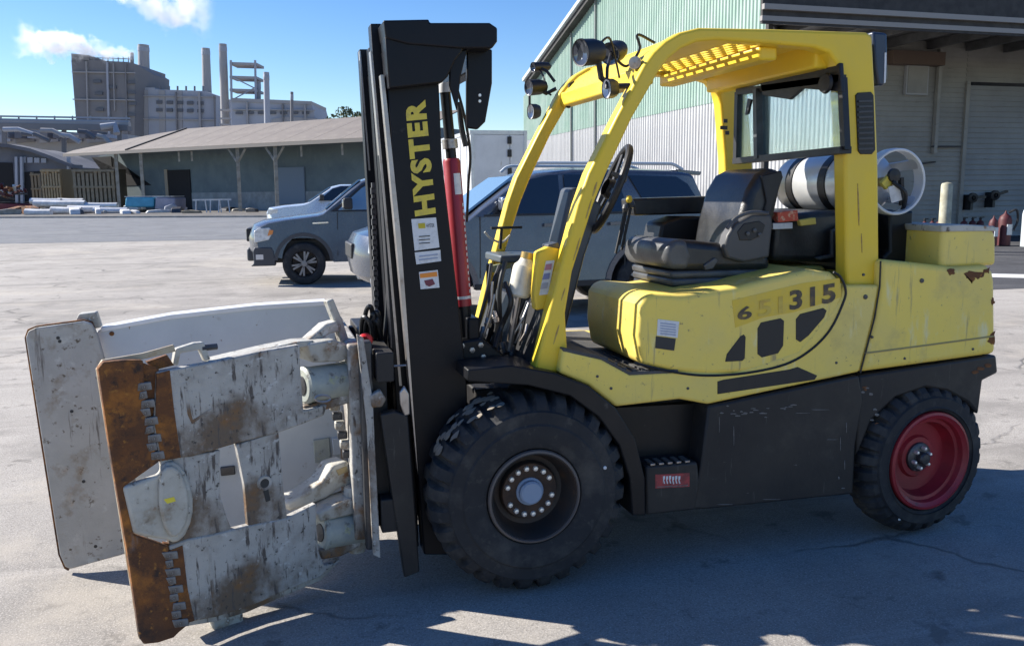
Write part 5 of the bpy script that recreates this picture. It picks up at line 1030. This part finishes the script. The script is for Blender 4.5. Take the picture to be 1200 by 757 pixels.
lathe('pivot_nut', [(0, -.03), (.035, -.028), (.04, -.01), (.04, .05)], U(414, 577, pl=(A0-NN*.06, NN)), CLAMP2, ARM, (0, 0, -1), 18)
lathe('pivot_nut', [(0, .06), (.035, .05), (.04, .03), (.04, -.05)], U(418, 632, pl=(A0-NN*.06, NN)), CLAMP2, ARM, (0, 0, -1), 18)
LK = ap('clamp_link', [(336, 590), (360, 577), (378, 565), (390, 546), (408, 540), (414, 556), (416, 576), (402, 570), (384, 583), (360, 593), (339, 600)], -.10, .11, CLAMP2, FL, bevel=.012, seg=3)
ap('link_pocket', [(394, 551), (406, 546), (408, 552), (397, 557)], -.097, .01, mat('pocket_tan', (.35, .27, .14), .7), LK)
ap('clamp_link', [(330, 408), (362, 398), (382, 380), (396, 376), (400, 388), (386, 392), (368, 404), (345, 411)], -.10, .07, CLAMP2, FL, bevel=.010, seg=3)
ap('frame_post', [(383, 353), (391, 350), (402, 376), (414, 412), (404, 416), (395, 384)], -.12, .04, CLAMP2, FL, bevel=.006)
for i in range(6):
    p = U(392+3*i, 476+11*i, pl=(A0-NN*.10, NN)); box('link_pin_piece', p+V((-.02, -.02, -.016)), p+V((.02, .02, .016)), [CLAMP2, DSTEEL][i % 2], FL, bevel=.005)

# --- far clamp arm
FY = .80
FA = pp('clamp_arm', [(110, 391), (118, 386), (200, 371), (300, 361), (382, 356), (400, 372), (420, 420), (425, 500), (424, 560), (400, 590), (330, 606), (250, 622), (170, 640), (150, 560), (128, 480)], FY+.06, .04, CLAMPG, FL, bevel=.004)
FA['label'] = 'pale grey far clamp arm carrying the flat pad'
pp('arm_top_edge', [(118, 384), (200, 369), (300, 358), (382, 353), (383, 358), (300, 363), (200, 374), (118, 389)], FY+.055, .10, WHT, FA, bevel=.002)
FP = pp('clamp_pad', [(30, 396), (33, 388), (42, 384), (98, 376.5), (107, 379), (114, 392), (122, 420), (140, 480), (175, 640), (143, 650), (82, 667), (76, 664), (70, 650), (48, 510)], FY, .025, PADF, FA, bevel=.006, seg=3)
FP['label'] = 'flat pale pad of the far clamp arm with a rusty rim'
pp('pad_rim', [(28.5, 396), (32, 386), (42, 382), (98, 374.5), (108, 377.5), (112, 388), (110, 396), (84, 662), (80, 669), (75, 666), (68, 650), (46, 510)], FY+.012, .02, RUST, FP, bevel=.002)
for (x, y) in [(68, 396), (70, 400), (84, 482), (98, 564), (112, 640)]: lathe('pad_bolt', [(0, -.001), (.007, -.002), (.008, .002)], U(x, y, Y=FY), INKD, FP, (0, 1, 0), 8)
pp('pad_bracket', [(88, 377), (92, 368), (112, 366), (118, 384), (108, 386), (98, 376)], FY+.04, .06, CLAMP2, FA, bevel=.005)
pp('arm_bolt_plate', [(258, 548), (275, 546), (276, 556), (259, 558)], FY+.045, .02, DSTEEL, FA, bevel=.004)
pp('arm_bolt_plate', [(367, 516), (386, 513), (388, 540), (369, 543)], FY+.045, .02, BAR_, FA, bevel=.004)
pp('arm_bolt_plate', [(389, 514), (402, 512), (404, 532), (391, 534)], FY+.04, .02, CLAMPG, FA, bevel=.004)
lathe('pad_bolt', [(0, -.006), (.010, -.004), (.011, .004)], U(131, 391, Y=FY+.06), RUST, FA, (0, 1, 0), 8)

# --- cab: seat, steering, cowl
SY = .28
ST = prism('seat', [U(x, y, Y=SY) for x, y in [(787, 318), (783, 305), (785, 288), (795, 281), (830, 284), (890, 289), (903, 300), (905, 318)]], (0, .46, 0), VINYL, FL, bevel=.035, seg=4)
prism('seat_bolster', [U(x, y, Y=SY-.004) for x, y in [(785, 316), (780, 304), (782, 288), (792, 280), (806, 282), (812, 300), (808, 316)]], (0, .466, 0), GVINYL, ST, bevel=.03, seg=4)
for i in range(3):
    prism('seat_bellows', [U(x, y, Y=SY+.01) for x, y in [(786+i, 318+i*9), (905, 315+i*8), (903, 323+i*8), (787+i, 327+i*9)]], (0, .43, 0), GVINYL if i < 2 else VINYL, ST, bevel=.012, seg=3)
prism('seat_buckle', [U(x, y, Y=SY-.01) for x, y in [(825, 311), (838, 302), (842, 305), (836, 315), (827, 317)]], (0, .02, 0), GVINYL, ST, bevel=.004)
prism('seat_switch', [U(x, y, Y=SY+.28) for x, y in [(764, 322), (780, 328), (776, 340), (762, 333)]], (0, .08, 0), GVINYL, ST, bevel=.004)
BK = prism('backrest', [U(x, y, Y=SY+.02) for x, y in [(862, 298), (868, 262), (878, 224), (890, 204), (903, 197), (919, 199), (917, 222), (908, 262), (902, 304)]], (0, .42, 0), VINYL, FL, bevel=.04, seg=4)
prism('backrest_panel', [U(x, y, Y=SY+.12) for x, y in [(859, 290), (866, 250), (874, 224), (882, 212), (884, 218), (878, 235), (870, 262), (865, 292)]], (0, .22, 0), GVINYL, BK, bevel=.012, seg=3)
prism('backrest_side_fold', [U(x, y, Y=SY+.005) for x, y in [(893, 206), (916, 200), (918, 208), (905, 246), (898, 268), (892, 262), (899, 236)]], (0, .02, 0), BLKP, BK, bevel=.006)
AR = prism('armrest', [U(x, y, Y=SY-.03) for x, y in [(849, 291), (853, 276), (862, 262), (882, 251), (904, 251), (906, 262), (902, 302), (872, 308), (853, 303)]], (0, .07, 0), mat('grey_armrest_plastic', (.06, .06, .063), .5), FL, bevel=.012, seg=3)
prism('armrest_pocket', [U(x, y, Y=SY-.033) for x, y in [(864, 272), (872, 262), (890, 259), (897, 264), (893, 276), (880, 282), (867, 282)]], (0, .01, 0), BLKP, AR, bevel=.003)
tube('armrest_handle', curve_pts([U(x, y, Y=SY-.035) for x, y in [(852, 268), (862, 256), (880, 249), (900, 250)]], 5), .009, GVINYL, AR, 8)
for (x, y) in [(876, 274), (884, 270), (890, 275)]: lathe('armrest_knob', [(0, -.008), (.009, -.006), (.01, .004)], U(x, y, Y=SY-.034), GVINYL, AR, (0, 1, 0), 10)
# console on the far side of the seat
pp('side_console', [(742, 233), (832, 230), (836, 250), (744, 253)], .86, .16, VINYL, FL, bevel=.01)
pp('console_box', [(776, 262), (800, 254), (834, 254), (838, 296), (770, 290)], .80, .20, BLKP, FL, bevel=.015)
# things behind the seat
SP = pp('rear_shelf_cover', [(908, 252), (985, 246), (990, 300), (975, 308), (905, 306)], .40, .6, VINYL, FL, bevel=.03, seg=3)
pp('red_pouch', [(911, 249), (935, 246), (936, 259), (912, 261)], .38, .10, mat('red_label_film', (.62, .10, .06), .5, 0, (.7, .45, .3), 40, .5, .6), FL, bevel=.004)
pp('white_card', [(906, 262), (929, 261), (929, 268), (906, 269)], .375, .05, STICK, FL, bevel=.002)
pp('yellow_strap_end', [(937, 258), (956, 255), (957, 263), (939, 265)], .375, .05, mat('strap_yellow', (.7, .55, .12), .6), FL, bevel=.004)
pp('grey_seat_belt_strap', [(975, 270), (989, 262), (990, 300), (960, 305), (956, 302), (975, 298)], .36, .02, GVINYL, FL, bevel=.004)
# steering wheel and column
sa, sb = U(735, 174, Y=.62), U(696, 270, Y=.62); sc_ = (sa+sb)/2; R_ = (sa-sb).length/2
axn = (sa-sb).normalized().cross(V((0, 1, 0))).normalized()
if axn.x < 0: axn = -axn
WS = V((.20, .97, -.1)).normalized()
ring = [sc_+(sa-sb).normalized()*R_*math.cos(t)+WS*R_*math.sin(t) for t in [2*math.pi*i/36 for i in range(37)]]
SW = tube('steering_wheel', ring, .018, BLKP, FL, 10)
for t in (0.3, 2.4, 4.5): bar('spoke', sc_, sc_+((sa-sb).normalized()*math.cos(t)+WS*math.sin(t))*R_, .022, .012, BLKP, SW, up=axn)
lathe('horn_button', [(0, .03), (.04, .026), (.05, 0), (.04, -.03)], sc_, BLKP, SW, axn, 20)
kb = U(727, 208, Y=.50); lathe('spinner_knob', [(0, .03), (.018, .028), (.022, .01), (.012, -.02), (.010, -.05)], kb, GVINYL, SW, axn, 14)
for i, (x, y) in enumerate([(737, 234), (740, 240), (733, 244)]):
    p = U(x, y, Y=.75); tube('hydraulic_lever', [p, p+V((-.05, .0, -.22))], .007, BLKP, FL, 8); lathe('lever_knob', [(0, -.02), (.014, -.014), (.018, 0), (.012, .018), (0, .022)], p, GVINYL if i else YEL2, FL, (0, 0, 1), 12)
prism('steering_column', [U(x, y, Y=.58) for x, y in [(668, 222), (674, 219), (686, 226), (706, 240), (686, 300), (660, 400), (634, 404), (650, 300)]], (0, .14, 0), mat('blue_grey_column', (.05, .06, .075), .45), FL, bevel=.02, seg=3)
# front cowl with hoses
cowl = [U(x, y, Y=.2) for x, y in [(642, 362), (654, 362), (660, 430), (620, 432)]]
prism('cowl', cowl, (0, .9, 0), BLKP, FL, bevel=.01)
pp('dash_panel', [(630, 296), (644, 289), (658, 292), (652, 335), (640, 362), (628, 364), (626, 345)], .185, .06, YEL2, FL, bevel=.008)
o = pp('dash_sticker', [(640, 306), (650, 305), (642, 345), (632, 346)], .182, .004, STICK, FL)
for k in range(3): pp('sticker_block', [(640-k*2.2, 310+k*11), (647-k*2.2, 309+k*11), (646-k*2.4, 316+k*11), (638-k*2.4, 317+k*11)], .1795, .003, mat('sticker_ink%d' % k, [(.45, .2, .25), (.2, .22, .4), (.35, .35, .4)][k], .6), o)
pp('grey_relay_box', [(642, 287), (655, 284), (657, 296), (644, 300)], .19, .08, GVINYL, FL, bevel=.006)
bt = U(617, 302, Y=.30); bb = U(607, 348, Y=.30)
CN = lathe('coolant_canister', [(0, -.0), (.024, .003), (.030, .02), (.045, .035), (.048, .05), (.046, (bb-bt).length-.01), (.036, (bb-bt).length), (0, (bb-bt).length)], bt, CREAM, FL, bb-bt, 20)
lathe('canister_cap', [(0, -.025), (.026, -.022), (.026, .004), (.02, .01)], bt, mat('brass_cap', (.45, .32, .12), .4, .6), CN, bb-bt, 14)
tube('canister_stem', [bb, U(596, 410, Y=.34)], .014, STEEL, FL, 10)
prism('cowl_edge_trim', [U(x, y, Y=.9) for x, y in [(574, 312), (600, 306), (640, 312), (640, 318), (600, 314), (576, 320)]], (0, .02, 0), mat('dusty_green_trim', (.28, .30, .16), .6), FL, bevel=.004)
for i in range(16):
    x = 574+i*4.2+random.uniform(-3, 3); y = 318+random.uniform(-12, 16); d = random.uniform(.3, .8)
    a = U(x, y, Y=d); b = U(x-8+random.uniform(-5, 5), 405+random.uniform(-10, 16), Y=d-.05)
    tube('hydraulic_hose', curve_pts([a, a.lerp(b, .3)+V((random.uniform(-.03, .03), random.uniform(-.05, .05), 0)), a.lerp(b, .7)+V((random.uniform(-.03, .03), random.uniform(-.05, .05), 0)), b], 6), random.choice([.008, .011, .014]), HOSE, FL, 8)
for (x, y, x2, y2) in [(577, 330, 571, 372), (580, 345, 566, 395), (612, 372, 604, 402), (618, 380, 610, 400), (622, 350, 600, 396)]:
    tube('steel_pipe', [U(x, y, Y=.32), U((x+x2)/2+2, (y+y2)/2, Y=.31), U(x2, y2, Y=.33)], .006, STEEL, FL, 8)
for (x, y) in [(572, 378), (566, 390), (580, 372), (600, 412), (590, 408)]:
    lathe('hose_fitting', [(0, -.025), (.014, -.022), (.018, -.004), (.014, .0), (.014, .025), (0, .03)], U(x, y, Y=.36), random.choice([STEEL, DSTEEL]), FL, (random.uniform(-.4, .4), .3, 1), 8)
pp('mirror_arm', [(576, 266), (612, 265), (612, 268), (576, 269)], 1.0, .02, BLKP, FL)
tube('mirror_stalk', [U(588, 267, Y=1.0), U(586, 292, Y=1.0)], .008, BLKP, FL, 8)
tube('tie_strap', curve_pts([U(568, 272, Y=1.05), U(576, 280, Y=1.05), U(588, 284, Y=1.05), U(598, 276, Y=1.05)], 5), .006, CREAM, FL, 6)
box('dash_shelf', U(580, 300, Y=.95)+V((0, -.1, -.03)), U(640, 296, Y=.95)+V((0, .2, .0)), mat('teal_grey_dash', (.06, .075, .085), .5), FL, bevel=.01)
box('floor_pan', (.12, .14, .76), (.62, 1.16, .84), BLKP, FL, bevel=.01)

# --- gas tank on the rear deck
T0, T1 = V((1.885, .40, 1.665)), V((1.885, 1.12, 1.665)); L_ = .72
TK = lathe('gas_tank', [(0, -.01), (.06, -.006), (.11, .02), (.145, .07), (.152, .10), (.152, L_-.10), (.145, L_-.06), (.10, L_), (0, L_+.02)], T0, SILV, FL, (0, 1, 0), 40)
lathe('tank_collar', [(.143, -.134), (.149, -.138), (.155, -.134), (.157, -.11), (.155, -.072), (.148, -.068), (.146, -.11)], T0, WHT, TK, (0, 1, 0), 56, closed=True)
for q in (.6, 2.5, 4.0, 5.6): bar('collar_stay', T0+V((math.cos(q)*.150, -.12, math.sin(q)*.150)), T0+V((math.cos(q)*.12, .05, math.sin(q)*.12)), .05, .006, SILV, TK, up=(math.cos(q), 0, math.sin(q)))
for yy in (.64, .92): lathe('tank_strap', [(.153, -.03), (.157, -.028), (.157, .028), (.153, .03)], T0+V((0, yy-.40, 0)), BLKP, TK, (0, 1, 0), 40)
lathe('tank_valve', [(0, -.09), (.02, -.088), (.025, -.03), (.018, .01)], T0, mat('brass', (.55, .38, .12), .35, .8), TK, (0, 1, 0), 16)
lathe('valve_wheel', [(0, -.105), (.032, -.10), (.034, -.085), (0, -.08)], T0+V((.01, 0, .03)), BLKP, TK, (0, 1, 0), 14)
o = prism('tank_tag', [V((1.86, .30, 1.64)), V((1.91, .29, 1.655)), V((1.935, .29, 1.58)), V((1.885, .30, 1.565))], (0, .004, 0), STICK, TK)
prism('yellow_tag', [V((1.83, .31, 1.66)), V((1.87, .31, 1.70)), V((1.90, .31, 1.67)), V((1.86, .31, 1.63))], (0, .02, 0), LOGOY, TK)
tube('gas_hose', curve_pts([T0+V((0, -.1, 0)), T0+V((.05, -.13, -.06)), T0+V((.08, -.05, -.16)), T0+V((.05, .1, -.2))], 6), .010, HOSE, TK, 8)
tube('hose_sleeve', [T0+V((.06, -.08, .02)), T0+V((.075, -.08, -.11))], .014, BLKP, TK, 10)
pp('tank_bracket', [(1042, 250), (1071, 247), (1068, 292), (1080, 302), (1076, 308), (1034, 307), (1036, 300), (1043, 294)], .33, .14, BLK, FL, bevel=.012, seg=3)
box('tank_cradle', (1.73, .46, 1.475), (2.04, 1.10, 1.53), BLK, FL, bevel=.01); box('tank_cradle_foot', (1.78, .5, 1.25), (1.99, 1.05, 1.48), BLK, FL, bevel=.01)
box('exhaust_shroud', (1.62, .30, 1.25), (1.76, 1.1, 1.44), BLKP, FL, bevel=.01)
for o in list(bpy.data.objects):
    if '_wo' in o.keys(): del o['_wo']
